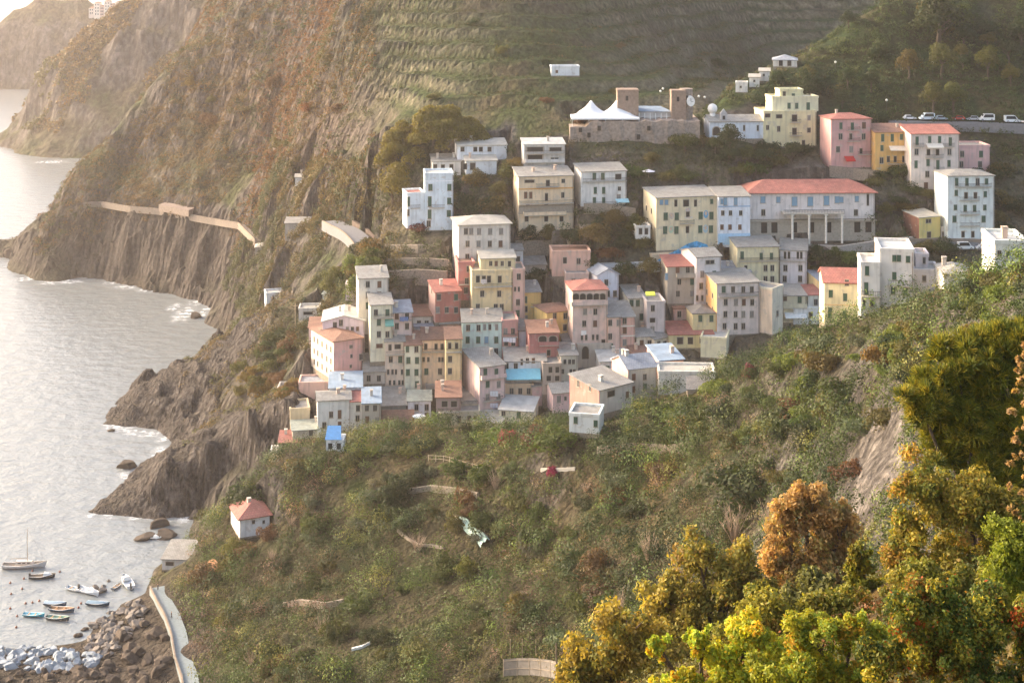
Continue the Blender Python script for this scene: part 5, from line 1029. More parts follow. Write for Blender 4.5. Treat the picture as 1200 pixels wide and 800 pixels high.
m = MB(); m.box((-.3, -1.2, -.6), (_v.W+.3, -.01, -.2)); m.box((0, -.6, -8), (_v.W, 2, -.6)); m.build('plinth', plain('plinth', hexc('b0a596'), var=.15, bump=.3), _r)
for fx in (895, 907, 930, 950, 970, 1004, 1017):
    u = _v.u(fx); m = MB(); m.box((u-.9, -.66, -4.0), (u+.9, -.602, -.9)); m.build('opening', DARKF, _r)
# murals of the school: plain blue and pink figures
_r, _v = sc
for x, y, w, h, c in ((786.8,253,6.5,8,'c8b8a8'),(786.4,269,6.5,9,'b7c7ae'),(827.2,251,6,10,'6fa9cc'),(826.8,268,6,10,'a9bfc6'),(806,246,6,4,'b9aeb0'),(807,255,11,3,'d8d0c4')):
    u, z = _v.uz(x, y); q = MB(); n = 14; k = w*_v.d/F/2; kk = h*_v.d/F/2
    pts = [(u+k*math.cos(6.283*i/n)*random.uniform(.85, 1.1), z+kk*math.sin(6.283*i/n)*random.uniform(.9, 1.05)) for i in range(n)]
    q.poly([(a, -.03, b) for a, b in pts]); q.poly([(u+(a-u)*.5, -.034, z+(b-z)*.5+kk*.2) for a, b in pts], 1)
    q.build('mural', [plain('mural_'+c, hexc(c), var=.25, scale=3), plain('mural_skin', hexc('cfb39a'), var=.2, scale=3)], _r)
q = MB(); pts = []
for x, y in ((762,305),(775,297),(790,290),(802,283),(812,280),(824,284),(828,290),(818,300),(800,303)):
    u, z = _v.uz(x, y); pts.append((u, -3.1-.0*z, z))
pw = [(a, b, c) for a, b, c in pts]
m = MB(); m.box((_v.u(760), -3.0, -14), (_v.u(830), -.4, _v.uz(800, 294)[1])); m.build('forecourt', plain('forecourt', hexc('cdb89a'), var=.1), _r)
q.poly(pw); q.build('mural', plain('mural_blue', hexc('4fa0cc'), var=.5, scale=1.2), _r)
# castle
CW_ = plain('castle_stone', hexc('93857a'), rough=.95, var=.3, scale=1.2, bump=.9, bscale=2.5); OCH = plain('castle_plaster', hexc('968070'), var=.2, bump=.4)
pA, pB = hit(668, 166, 'M'), hit(822, 170, 'M'); zt = W(0, 134, pA.y)[2]; d0 = pA.y
o = empty('castle', (pA.x, d0, pA.z)); tag(o, 'old stone castle with two ochre towers and a white clock disc above the village', 'castle')
Lc = W(820, 0, d0)[0]-pA.x; hc = W(0, 142, d0)[2]-pA.z
TM.pad([(pA.x, d0), (pA.x+Lc, d0), (pA.x+Lc, d0+22), (pA.x, d0+22)], pA.z+hc-1.5, .5); FOOT.append([(pA.x, d0), (pA.x+Lc, d0), (pA.x+Lc, d0+22), (pA.x, d0+22)])
sC = F/d0
m = MB(); rings = []
for i in range(25):
    f = i/24; x = f*Lc; top = hc+random.uniform(-.4, .3)-(1.6 if f < .13 else 0); b = -4
    rings.append([(x, -.8+.4*math.sin(i), b), (x, 22, b), (x, 22, top), (x, .3*math.sin(i*2), top)])
m.loft(rings); m.build('curtain_wall', CW_, o)
def ctower(x0, x1, y0, y1, dep, mat, rnd=False):
    a = (x0-668)/sC; b = (x1-668)/sC; z1 = W(0, y0, d0)[2]-pA.z; z0 = W(0, y1, d0)[2]-pA.z-3; m = MB()
    if rnd:
        c = ((a+b)/2, 9); r = (b-a)/2; m.loft([[(c[0]+r*math.cos(6.283*i/20), c[1]+r*math.sin(6.283*i/20), z) for i in range(20)] for z in (z0, z1)])
    else: m.box((a, 5, z0), (b, 5+dep, z1)); m.box((a-.15, 4.85, z1-.5), (b+.15, 5.15+dep, z1-.25))
    t = m.build('tower', mat, o)
    q = MB(); q.box((a*.55+b*.45-.4, (5 if not rnd else 9-(b-a)/2)-.06, z1-3.5), (a*.55+b*.45+.4, 5.2, z1-2)); q.build('window', DARKF, t); return t
ctower(725, 750, 107, 134, 6, OCH); ctower(789, 806, 108, 134, 5, OCH); ctower(800, 816, 107, 140, 5, CW_, True)
a = (811.6-668)/sC; zc = W(0, 120.7, d0)[2]-pA.z; m = MB(); m.loft([[(a+1.25*math.cos(6.283*i/24), y, zc+1.6*math.sin(6.283*i/24)) for i in range(24)] for y in (4.2, 7)]); cf = m.build('clock', col_('eceae4'), o)
m = MB(); m.box((a-.07, 4.14, zc), (a+.07, 4.19, zc+1.1)); m.box((a, 4.14, zc-.06), (a+.75, 4.185, zc+.06)); m.build('clock_hands', IRON, cf)
m = MB(); a0, a1 = (738-668)/sC, (790-668)/sC; zz0 = hc-.2
m.box((a0, 8, zz0), (a1, 12, zz0+2.2), 0); m.poly([(a0-.4, 7.4, zz0+2.4), (a1+.4, 7.4, zz0+2.3), (a1-3, 12.5, zz0+3.6), (a0-.4, 12.5, zz0+3.7)], 1)
for i in range(9): x = a0+(a1-a0)*i/8; m.box((x-.12, 5.6, zz0-.4), (x+.12, 5.85, zz0+2.1), 2)
m.box((a0, 5.6, zz0+1.0), (a1, 5.7, zz0+1.1), 2); m.build('pavilion', [wallmat(hexc('b9b4ae')), roofmat('bluewhite'), col_('e6e6e2')], o)
for i, (x, y) in enumerate(((680,152),(690,158),(702,150),(760,150),(801,159),(748,160))):
    m = MB(); a = (x-668)/sC; z = W(0, y, d0)[2]-pA.z; m.box((a-.5, -1.3, z-.7), (a+.5, -.4, z+.7)); m.build('loophole', DARKF, o)
# twin-peaked white tent on the castle terrace
o = empty('marquee_tent', (pA.x, d0+1, pA.z+hc)); tag(o, 'white twin-peaked marquee tent on the castle wall', 'tent')
x0, x1 = (670-668)/sC, (750-668)/sC; ze = W(0, 141, d0)[2]-(pA.z+hc)+.5; zp = W(0, 121, d0)[2]-(pA.z+hc)+.5; nx_, ny_ = 48, 16; m = MB()
for j in range(ny_+1):
    for i in range(nx_+1):
        u = i/nx_; v = j/ny_; p1 = math.hypot((u-.3)*2.2, (v-.5)*1.7); p2 = math.hypot((u-.68)*2.2, (v-.5)*1.7)
        e = min(u, 1-u, v, 1-v); z = ze+(zp-ze)*max(math.exp(-3.0*p1), math.exp(-3.0*p2))*min(1, e*8)
        m.v.append((x0+(x1-x0)*u, v*11, z))
for j in range(ny_):
    for i in range(nx_): a = j*(nx_+1)+i; m.f.append([a, a+1, a+nx_+2, a+nx_+1]); m.m.append(0)
m.build('canopy', plain('white_canvas', (.82, .82, .82), rough=.7, var=.04), o, True)
m = MB(); m.box((x0, 0, ze-.45), (x1, .04, ze)); m.box((x0, 10.96, ze-.45), (x1, 11, ze)); m.box((x0, .04, ze-.45), (x0+.04, 10.96, ze)); m.box((x1-.04, .04, ze-.45), (x1, 10.96, ze)); m.build('valance', plain('white_canvas', (.82, .82, .82)), o)
for i in range(5):
    for y in (.15, 10.85): x = x0+.2+(x1-x0-.4)*i/4; m = MB(); m.tube([(x, y, -2.2), (x, y, ze-.02)], .07, 6); m.build('pole', col_('d8d8d4'), o)
# bell gable and dome of the church
_r, _v = ch
u, z = _v.uz(849, 134); m = MB(); m.box((u-1, 1, z-3.2), (u+1, 1.7, z)); m.poly([(u-1.2, .9, z), (u+1.2, .9, z), (u, .9, z+1.6)]); m.poly([(u-1.2, 1.8, z), (u, 1.8, z+1.6), (u+1.2, 1.8, z)]); m.poly([(u-1.2, .9, z), (u, .9, z+1.6), (u, 1.8, z+1.6), (u-1.2, 1.8, z)]); m.poly([(u+1.2, .9, z), (u+1.2, 1.8, z), (u, 1.8, z+1.6), (u, .9, z+1.6)])
bg_ = m.build('bell_gable', wallmat(hexc('b8b4b2', .95)), _r); m = MB(); m.box((u-.4, .94, z-2.2), (u+.4, .998, z-.6)); m.build('bell_opening', DARKF, bg_)
u, z = _v.uz(838, 129); m = MB(); m.loft([[(u+1.6*math.cos(t)*math.cos(6.283*i/14), 4+1.6*math.cos(t)*math.sin(6.283*i/14), z+1.6*math.sin(t)) for i in range(14)] for t in (-1.5, -1, -.5, 0, .5, 1, 1.5)]); m.tube([(u, 4, z-4.5), (u, 4, z-1.5)], .9, 10); m.build('white_dome', col_('e8e6e2'), _r, True)
# ------------------------------------------------------------------ boats and buoys
def hullmesh(L, B, hgt, c_out, c_in, trim='e8e8e4', smooth=True):
    m = MB(); out_, top, inn, bot = [], [], [], []
    N = 11; st = []
    for i in range(N):
        t = i/(N-1); x = (t-.5)*L; w = B/2*(1-max(0, (t-.45)/.55)**2.2)*(.82+.18*min(1, t*3)); zt = hgt*(.62+.38*abs(t-.35)**1.6*2.4)
        st.append([(x, -w, zt), (x-.02*L*t, -w*.8, zt*.35), (x-.05*L*t, 0, -.15*hgt), (x-.02*L*t, w*.8, zt*.35), (x, w, zt)])
    m.loft(st, 0, closed=False, cap=False); m.poly(st[0], 0)
    s2 = [[(p[0], p[1]*.86, p[2]) if k in (0, 4) else (p[0], p[1]*.75, max(p[2], hgt*.2)) for k, p in enumerate(r)] for r in st]
    m.loft([r[::-1] for r in s2], 1, closed=False, cap=False)
    for a, b, c, d in zip(st, st[1:], s2, s2[1:]):
        m.poly([a[0], b[0], d[0], c[0]], 2); m.poly([a[4], c[4], d[4], b[4]], 2)
    return m.mesh('hull', [col_(c_out), col_(c_in), col_(trim)])
def boat(px, py, L, yaw, c_out, c_in, label, kind='row', name='rowing_boat'):
    d = sd(py); x, y, _ = W(px, py, d); o = empty(name, (x, y, .12), math.radians(yaw)); tag(o, label, 'boat', 'small boats moored in the harbour'); B = L*.34
    obj('hull', hullmesh(L, B, L*.15, c_out, c_in), o); h = L*.15
    if kind == 'row':
        for f in (-.25, .05, .28):
            m = MB(); w = B*.38*(1-max(0, f)*1.3); m.box((f*L-.14, -w, h*.5), (f*L+.14, w, h*.58)); m.build('thwart', col_('b08a62'), o)
    elif kind == 'motor':
        m = MB(); m.loft([[(L*.02, -B*.34, h*.6), (L*.34, -B*.2, h*.75), (L*.34, B*.2, h*.75), (L*.02, B*.34, h*.6)], [(L*.05, -B*.3, h*1.35), (L*.25, -B*.16, h*1.1), (L*.25, B*.16, h*1.1), (L*.05, B*.3, h*1.35)]]); m.build('cuddy', col_('e6e6e2'), o)
        m = MB(); m.box((-L*.53, -.16, h*.2), (-L*.46, .16, h*1.35)); m.box((-L*.54, -.06, -h*.5), (-L*.5, .06, h*.2)); m.build('outboard_motor', IRON, o)
    elif kind == 'cover':
        m = MB(); m.loft([[(f*L, -B*.44*(1-max(0, f)*1.5), h*.7), (f*L, 0, h*(1.15-.2*abs(f))), (f*L, B*.44*(1-max(0, f)*1.5), h*.7)] for f in (-.48, -.2, .05, .3, .44)], 0, closed=True); m.build('boat_cover', col_(c_in), o)
    return o
boat(50,677,6.0,8,'2c3440','8a7a66','dark navy boat with a tan interior, just right of the sailing boat','motor','motor_boat')
boat(88,692,5.0,-25,'dfe3e6','a9b4ba','small white boat left of the two rafted together','row')
boat(104,695,6.6,-30,'d8dade','c8cdd2','larger white motor boat right of the two rafted together','motor','motor_boat')
boat(137,688,3.6,70,'59626c','b9b4aa','tiny grey dinghy beside the white boat nearest the harbour path','row','dinghy')
boat(149,684,7.2,118,'e2e2e0','cfd3d6','white motor boat nearest the harbour path','motor','motor_boat')
boat(115,709,5.6,-8,'3e5260','7f98a8','dark blue-grey boat with a pale blue cover, lowest right of the moored boats','cover','covered_boat')
boat(65,709,5.4,-5,'46586a','9fb2c0','slate-blue boat, upper of the three in a cluster','cover','covered_boat')
boat(73,716,6.0,-8,'35566e','a8876a','deep blue rowing boat in the middle of the cluster of three','row')
boat(68,726,5.6,-10,'3a4a50','7e9c8c','dark green-grey rowing boat, lowest of the cluster of three','row')
boat(40,722,5.0,-6,'3aa4b8','8fd0dc','turquoise rowing boat left of the cluster of three','row')
boat(180,631,4.4,-15,'e6e8ea','aab4bc','small white boat alone by the dark rocks behind the boathouse','motor','motor_boat')
d = sd(665); x, y, _ = W(29, 665, d); o = empty('sailing_boat', (x, y, .1), math.radians(4)); tag(o, 'white sailing boat with a bare mast, farthest left in the harbour', 'boat')
obj('hull', hullmesh(10.5, 2.7, 1.35, 'cfc8c4', 'a89a8a'), o)
m = MB(); m.loft([[(-2.2, -.75, .9), (2.2, -.6, .95), (2.2, .6, .95), (-2.2, .75, .9)], [(-2.0, -.65, 1.7), (1.8, -.5, 1.55), (1.8, .5, 1.55), (-2.0, .65, 1.7)]]); cb_ = m.build('cabin', col_('d8c8b8'), o)
for i in range(3):
    m = MB(); m.box((-1.5+i*1.1, -.735, 1.2), (-.8+i*1.1, -.69, 1.45)); m.build('porthole', DARKF, cb_)
m = MB(); m.tube([(.6, 0, .9), (.6, 0, 9.5)], [.09, .05], 6); m.build('mast', col_('b9a48c'), o)
m = MB(); m.tube([(.6, 0, 2.3), (-3.6, 0, 2.2)], .07, 6); m.build('boom', col_('b9a48c'), o)
m = MB(); [m.tube([(.6, 0, 9.4), p], .012, 3) for p in ((5.0, 0, 1.3), (-5.0, 0, 1.2), (.4, 1.2, 1.0), (.4, -1.2, 1.0))]; m.build('rigging', IRON, o)
bm_ = None
for i, (bx, by) in enumerate(((28,678),(12,683),(13,696),(26,690),(12,713),(19,735),(30,707),(38,706),(46,704),(95,707),(92,712),(45,722),(70,670),(38,669),(20,722))):
    d = sd(by); x, y, _ = W(bx, by, d)
    if bm_ is None:
        m = MB(); m.loft([[(.28*math.cos(t)*math.cos(6.283*k/10), .28*math.cos(t)*math.sin(6.283*k/10), .28*math.sin(t)) for k in range(10)] for t in (-1.5, -.8, 0, .8, 1.5)]); m.tube([(0, 0, .25), (0, 0, .42)], .06, 5); bm_ = m.mesh('buoy', col_('8a5a48'), True)
    o = obj('buoy', bm_); o.location = (x, y, .1); tag(o, 'small brown mooring buoy floating among the boats', 'buoy', 'mooring buoys in the harbour')
# ------------------------------------------------------------------ boulders
def rockmesh(seed):
    bm = bmesh.new(); bmesh.ops.create_icosphere(bm, subdivisions=3, radius=.5); r = random.Random(seed); pl = []
    for i in range(11):
        v = Vector((r.gauss(0, 1), r.gauss(0, 1), r.gauss(0, 1))).normalized(); pl.append((v, r.uniform(.26, .44)))
    for v in bm.verts:
        for n, dd in pl:
            q = v.co.dot(n)
            if q > dd: v.co -= n*(q-dd)
        v.co *= 1+.06*math.sin(v.co.x*17+seed)*math.cos(v.co.y*15)
    me = bpy.data.meshes.new('boulder'); bm.to_mesh(me); bm.free(); return me
RM = {}
for c in ('pale', 'brown', 'grey'):
    mt = plain('boulder_'+c, hexc({'pale': '959da4', 'brown': '52483f', 'grey': '777069'}[c]), rough=.95, var=.25, scale=3, bump=.6, bscale=5); RM[c] = []
    for i in range(5): me = rockmesh(i*7+len(c)); me.materials.append(mt); RM[c].append(me)
def boulders(n, poly, size, c, label, group, zfix=None):
    x0, x1 = min(p[0] for p in poly), max(p[0] for p in poly); y0, y1 = min(p[1] for p in poly), max(p[1] for p in poly); k = 0
    while k < n:
        px, py = random.uniform(x0, x1), random.uniform(y0, y1)
        if not inpoly(px, py, poly): continue
        p = hit(px, py, 'N'); s = random.uniform(*size); o = obj('boulder', random.choice(RM[c])); k += 1
        o.location = (p.x, p.y, max(p.z, 0)+s*.12); o.scale = (s*random.uniform(.8, 1.3), s*random.uniform(.8, 1.2), s*random.uniform(.6, .9)); o.rotation_euler = (random.uniform(-.3, .3), random.uniform(-.3, .3), random.uniform(0, 6.28))
        tag(o, label, 'rock', group)
boulders(95, [(-20,762),(40,758),(90,764),(118,770),(108,784),(50,787),(-20,786)], (1.3, 2.9), 'pale', 'pale bluish breakwater block heaped at the lower left corner', 'breakwater blocks')
boulders(55, [(-20,785),(60,787),(120,784),(140,800),(60,812),(-20,812)], (1.4, 3.0), 'brown', 'brown boulder heaped below the pale breakwater blocks', 'brown boulders under the breakwater')
boulders(105, [(100,752),(108,728),(135,712),(165,702),(172,720),(150,745),(132,768),(104,772)], (1.0, 2.8), 'grey', 'grey boulder on the shore between the boats and the harbour path', 'boulders on the harbour shore')
boulders(38, [(118,790),(135,740),(165,708),(180,716),(196,745),(205,800),(120,806)], (1.2, 4.6), 'brown', 'brown rock of the rough bank between the boulders and the harbour path', 'rocks of the harbour bank')
p = hit(250, 668, 'N'); o = obj('earth_mound', rockmesh(5)); o.data.materials.append(plain('orange_earth', hexc('b08058'), var=.3, bump=.5)); o.location = (p.x, p.y, p.z+.2); o.scale = (7, 5, 5); tag(o, 'orange earth mound standing right of the boathouse', 'rock')
for px, py, s, h in ((148,547,7,4),(113,322,5,2.2),(168,630,6,2),(196,628,7,2.4),(186,616,6,3),(130,505,3,1.2),(92,745,2.2,1.2),(99,738,2,1),(12,301,9,7),(230,372,6,4)):
    d = sd(py); x, y, _ = W(px, py, d); o = obj('sea_rock', random.choice(RM['brown'])); o.location = (x, y, h*.15); o.scale = (s, s*.8, h); o.rotation_euler = (.1, .1, random.uniform(0, 6)); tag(o, 'dark rock standing out of the water close to the cliffs', 'rock', 'sea rocks off the cliffs')
# foam where the swell meets the rocks
m, nt, out = newmat('sea_foam'); p = N_(nt, 'ShaderNodeBsdfDiffuse'); p.inputs[0].default_value = (.8, .84, .86, 1); tr = N_(nt, 'ShaderNodeBsdfTransparent'); mx = N_(nt, 'ShaderNodeMixShader')
ff = noise_fac(nt, .4, 9, .40, .72, coords(nt)); a = N_(nt, 'ShaderNodeAttribute', attribute_name='Col'); mm = N_(nt, 'ShaderNodeMath', operation='MULTIPLY'); L_(nt, ff, mm.inputs[0]); L_(nt, a.outputs['Fac'], mm.inputs[1])
L_(nt, mm.outputs[0], mx.inputs[0]); L_(nt, tr.outputs[0], mx.inputs[1]); L_(nt, p.outputs[0], mx.inputs[2]); L_(nt, mx.outputs[0], out.inputs[0]); FOAM = m
Vs, Qs, Cs = [], [], []
for px, py, rx, ry in ((112,323,16,4),(92,314,10,3),(150,336,18,3.5),(130,331,10,3),(216,368,15,11),(205,360,10,5),(228,355,10,4),(20,303,8,4),(150,505,22,5),(190,514,10,4),(170,553,12,5),(160,580,10,4),(108,604,8,3),(125,498,6,4),(145,552,9,4),(60,190,20,2),(185,628,18,6),(240,620,14,6),(205,612,22,4),(80,330,20,3),(60,331,16,3),(175,340,18,3),(240,365,7,10),(170,508,26,5),(140,500,20,5),(186,530,10,8),(170,606,26,5),(130,604,20,4),(220,608,26,5),(30,327,16,3),(150,556,10,6)):
    d = sd(py); x, y, _ = W(px, py, d); b = len(Vs); s = d/F; ly = ry*d*d/(F*CH)
    Vs.append((x, y, .06)); Cs.append(1)
    for i in range(24):
        t = 6.283*i/24; q = random.uniform(.7, 1.1); Vs.append((x+rx*s*q*math.cos(t)*.55, y+ly*q*math.sin(t)*.55, .06)); Cs.append(.9)
    for i in range(24):
        t = 6.283*i/24; Vs.append((x+rx*s*1.15*math.cos(t), y+ly*1.15*math.sin(t), .06)); Cs.append(0)
    for i in range(24):
        j = (i+1) % 24; Qs.append((b, b+1+i, b+1+j, b)) if False else None
        Qs.append((b+1+i, b+25+i, b+25+j, b+1+j)); Qs.append((b, b+1+i, b+1+j, b+1+j))
Tri = []
for q in Qs: Tri.append((q[0], q[1], q[2])); (q[2] != q[3]) and Tri.append((q[0], q[2], q[3]))
tag(obj('foam', npmesh('foam', Vs, Tri, FOAM, np.array(Cs)[:, None]*np.ones(3))), kind='stuff')
# ------------------------------------------------------------------ cars on the upper road
def car_parts(o, body, van=False):
    m = MB(); L, Wd = (4.9, 1.95) if van else (4.1, 1.72); H1, H2 = (1.05, 2.2) if van else (.78, 1.42)
    def sec(x, z0, z1, w): return [(x, -w/2, z0), (x, w/2, z0), (x, w/2, z1), (x, -w/2, z1)]
    m.loft([sec(-L/2, .35, H1-.12, Wd*.88), sec(-L/2+.2, .26, H1, Wd), sec(0, .24, H1, Wd), sec(L/2-.9, .24, H1-.05, Wd), sec(L/2-.1, .28, H1-.22, Wd*.92), sec(L/2, .36, H1-.3, Wd*.8)])
    if van: m.loft([sec(-L/2+.05, H1-.02, H2-.1, Wd*.94), sec(-L/2+.3, H1-.02, H2, Wd*.92), sec(L/2-1.7, H1-.02, H2, Wd*.92), sec(L/2-.8, H1-.02, H1+.1, Wd*.9)])
    else: m.loft([sec(-L/2+.3, H1-.02, H1+.05, Wd*.92), sec(-L/2+.75, H1-.02, H2-.03, Wd*.8), sec(.3, H1-.02, H2, Wd*.8), sec(1.0, H1-.02, H1+.02, Wd*.9)])
    m.build('body', plain('car_'+body, hexc(body), rough=.25, var=.03, spec=.6), o)
    zc = (H1+H2)/2
    for sgn in (-1, 1):
        m = MB(); w = Wd*(.475 if van else .452); xs = (-L/2+.4, L/2-1.7) if van else (-L/2+.75, .55)
        m.poly([(xs[0], sgn*(w+.012), H1+.06), (xs[1]+(.5 if van else .25), sgn*(w+.012), H1+.06), (xs[1], sgn*(w-.02), H2-.12), (xs[0]+.1, sgn*(w-.02), H2-.12)]); m.build('side_window', PANE, o)
    m = MB(); x = L/2-1.2 if van else .78; m.poly([(x+.32, -Wd*.36, H1+.12), (x+.32, Wd*.36, H1+.12), (x-.22, Wd*.33, H2-.2), (x-.22, -Wd*.33, H2-.2)]); m.build('windscreen', PANE, o)
    for wx in (-L*.3, L*.31):
        for sgn in (-1, 1):
            m = MB(); m.tube([(wx, sgn*(Wd/2-.18), .32), (wx, sgn*(Wd/2+.01), .32)], .32, 12); w = m.build('wheel', plain('tyre', (.02, .02, .02), rough=.9), o); m = MB(); m.tube([(wx, sgn*(Wd/2+.005), .32), (wx, sgn*(Wd/2+.022), .32)], .19, 10); m.build('rim', plain('rim', (.5, .5, .52), rough=.35, metal=.8), w)
    for sgn in (-1, 1):
        m = MB(); m.box((L/2-.14, sgn*Wd*.3-.14, H1-.34), (L/2-.01, sgn*Wd*.3+.14, H1-.22)); m.build('headlight', plain('lamp_glass', (.75, .75, .72), rough=.2), o)
for i, (px, py, c, van, lab) in enumerate(((1066,142,'e4e6e8',False,'small white car parked on the high road above the ochre house'),(1086,142.5,'c8d6e0',True,'pale blue van parked on the high road'),(1103,142.5,'8fa4b4',False,'grey-blue car parked on the high road right of the pale blue van'),(1123,142.5,'b04a40',False,'red car parked on the high road above the pink house'),(1140,143,'b8bcc0',False,'silver car parked on the high road right of the red one'),(1156,143.5,'e8e8e6',True,'white van parked on the high road above the pink house'),(1186,145.5,'dfe4e8',True,'white van nearest the right edge on the high road'),(1204,146,'e8e8e6',False,'white car cut by the right edge on the high road'),(1131,294,'e6e6e4',True,'white van on the upper road below the mint house'),(1153,294,'dcdde0',True,'pale grey van on the upper road at the foot of the mint house'))):
    p = hit(px, py, 'SM'); o = empty('parked_van' if van else 'parked_car', (p.x, p.y, p.z+.55), math.radians(random.choice((0, 180))+random.uniform(-6, 6))); car_parts(o, c, van); tag(o, lab, 'van' if van else 'car', 'cars on the village roads')
ribbon('high_road', [(1040,143),(1080,143.5),(1120,144),(1160,145),(1215,148)], 5.5, plain('grey_asphalt', (.19, .19, .2)), 3, .5, 'SM')
# ------------------------------------------------------------------ odds and ends
def dish(px, py, r, d_off, label):
    p = hit(px, py); return p
def on_face(hv, x, y): r, v = hv; return r, v.uz(x, y)
# hanging laundry
def laundry(hv_px, w, h, c, label, n=4):
    px, py, d = hv_px; s = d/F; x, y, z = W(px, py, d); m = MB(); u = -w*s/2
    for i in range(n):
        ww = w*s/n; hh = h*s*random.uniform(.75, 1); k = 6
        rows = [[(u+ww*(j/k)*.92, .05*math.sin(j*1.7+q), -q*hh/3) for j in range(k+1)] for q in range(4)]
        for a, b in zip(rows, rows[1:]):
            for j in range(k): m.poly([a[j], a[j+1], b[j+1], b[j]])
        u += ww
    m.tube([(-w*s/2-.3, 0, .02), (w*s/2+.3, 0, .02)], .015, 4, 1)
    o = m.build('hanging_laundry', [col_(c), IRON]); o.location = (x, y-1.15, z); tag(o, label, 'laundry', 'laundry hung from the balconies')
def front_d(label_start):
    for r, v in HOUSES:
        if r['label'].startswith(label_start): return v.d
laundry((597,394.5,front_d('reddish pink narrow')), 15, 6, 'e6e4e8', 'white sheets hung on the reddish pink narrow house')
laundry((577,456.5,front_d('pink house with a wide')+2.4), 14, 7, 'e2e0e2', 'white sheets on the upper line of the pink house with the wide slate roof')
laundry((577,470.5,front_d('pink house with a wide')+2.4), 14, 6, 'dcd8e2', 'pale sheets on the lower line of the pink house with the wide slate roof')
laundry((474,370,front_d('small pink house with a blue')), 10, 6, '6f86b4', 'blue washing on the balcony of the small pink house')
laundry((684,386,front_d('tall pink house with an arched')), 6, 6, 'e8e6e4', 'white cloth under a window of the arched loggia house')
laundry((567,326,front_d('yellow house with a penthouse')), 7, 6, 'd8d0cc', 'pale washing on the long balcony of the yellow penthouse house')
# parasols
def parasol(px, py, T, w, c, label):
    p = hit(px, py, T); r = w/2*p.y/F; o = empty('parasol', (p.x, p.y, p.z)); tag(o, label, 'parasol', None); m = MB(); m.tube([(0, 0, -.3), (0, 0, 2.6)], .05, 6); m.build('pole', col_('a08c74'), o)
    m = MB(); m.loft([[(r*math.cos(6.283*i/8), r*math.sin(6.283*i/8), 2.15) for i in range(8)], [(r*.05*math.cos(6.283*i/8), r*.05*math.sin(6.283*i/8), 2.75) for i in range(8)]]); m.build('canopy', col_(c), o)
parasol(760,209,'M',16,'ece8f0','white parasol on the bank above the school'); parasol(491,497,'M',16,'e6eaee','round white parasol on the terrace of the moss-grey roofed house')
parasol(524,447,'M',8,'e8e8ea','small white parasol behind the brown-red roof terrace'); parasol(510,453,'M',20,'c2d2e6','pale blue parasol beneath the warm peach house')
# blue tarpaulin roof
p = hit(392, 532, 'NM'); s = p.y/F; o = empty('shed', (p.x-10*s, p.y, p.z)); tag(o, 'tiny white shed under a bright blue tarpaulin roof at the lower end of the village', 'shed'); FOOT.append([(p.x-10*s, p.y), (p.x+12*s, p.y), (p.x+12*s, p.y+5), (p.x-10*s, p.y+5)])
m = MB(); m.box((0, 0, -3), (21*s, 4.5, 17*s)); m.build('wall', wallmat(hexc('dfe3e6')), o)
m = MB(); m.poly([(-.2, -.4, 17.5*s), (18*s, -.4, 17.5*s), (15*s, 4.8, 26*s), (-.2, 4.8, 26*s)]); m.poly([(-.2, 4.8, 17.5*s), (-.2, -.4, 17.5*s), (-.2, 4.8, 26*s)]); m.build('roof', plain('blue_tarpaulin', hexc('4a80b4'), rough=.5, var=.15), o)
for x in (5, 15): m = MB(); m.box((x*s-.5, -.05, 6*s), (x*s+.5, -.001, 13*s)); m.build('window', PANE, o)
# carport
p = hit(820, 462, 'N'); s = p.y/F; o = empty('carport', (p.x, p.y, p.z)); tag(o, 'open carport with a dark grey roof beside the long low white house', 'carport')
m = MB(); m.poly([(-17*s, -2, 9*s), (20*s, -2, 10*s), (14*s, 4, 16*s), (-14*s, 4, 15*s)]); m.poly([(-17*s, -2, 8*s), (-14*s, 4, 14*s), (14*s, 4, 15*s), (20*s, -2, 9*s)]); m.poly([(-17*s, -2, 8*s), (20*s, -2, 9*s), (20*s, -2, 10*s), (-17*s, -2, 9*s)]); m.build('roof', roofmat('slate_dark'), o)
for x in (-15, 2, 17): m = MB(); m.tube([(x*s, -1.7, -1), (x*s, -1.7, 8.6*s)], .12, 6); m.build('post', col_('8a7a6a'), o)
m = MB(); m.box((-13*s, 3.2, -1), (12*s, 3.6, 13*s)); m.build('back_wall', wallmat(hexc('a09484')), o)
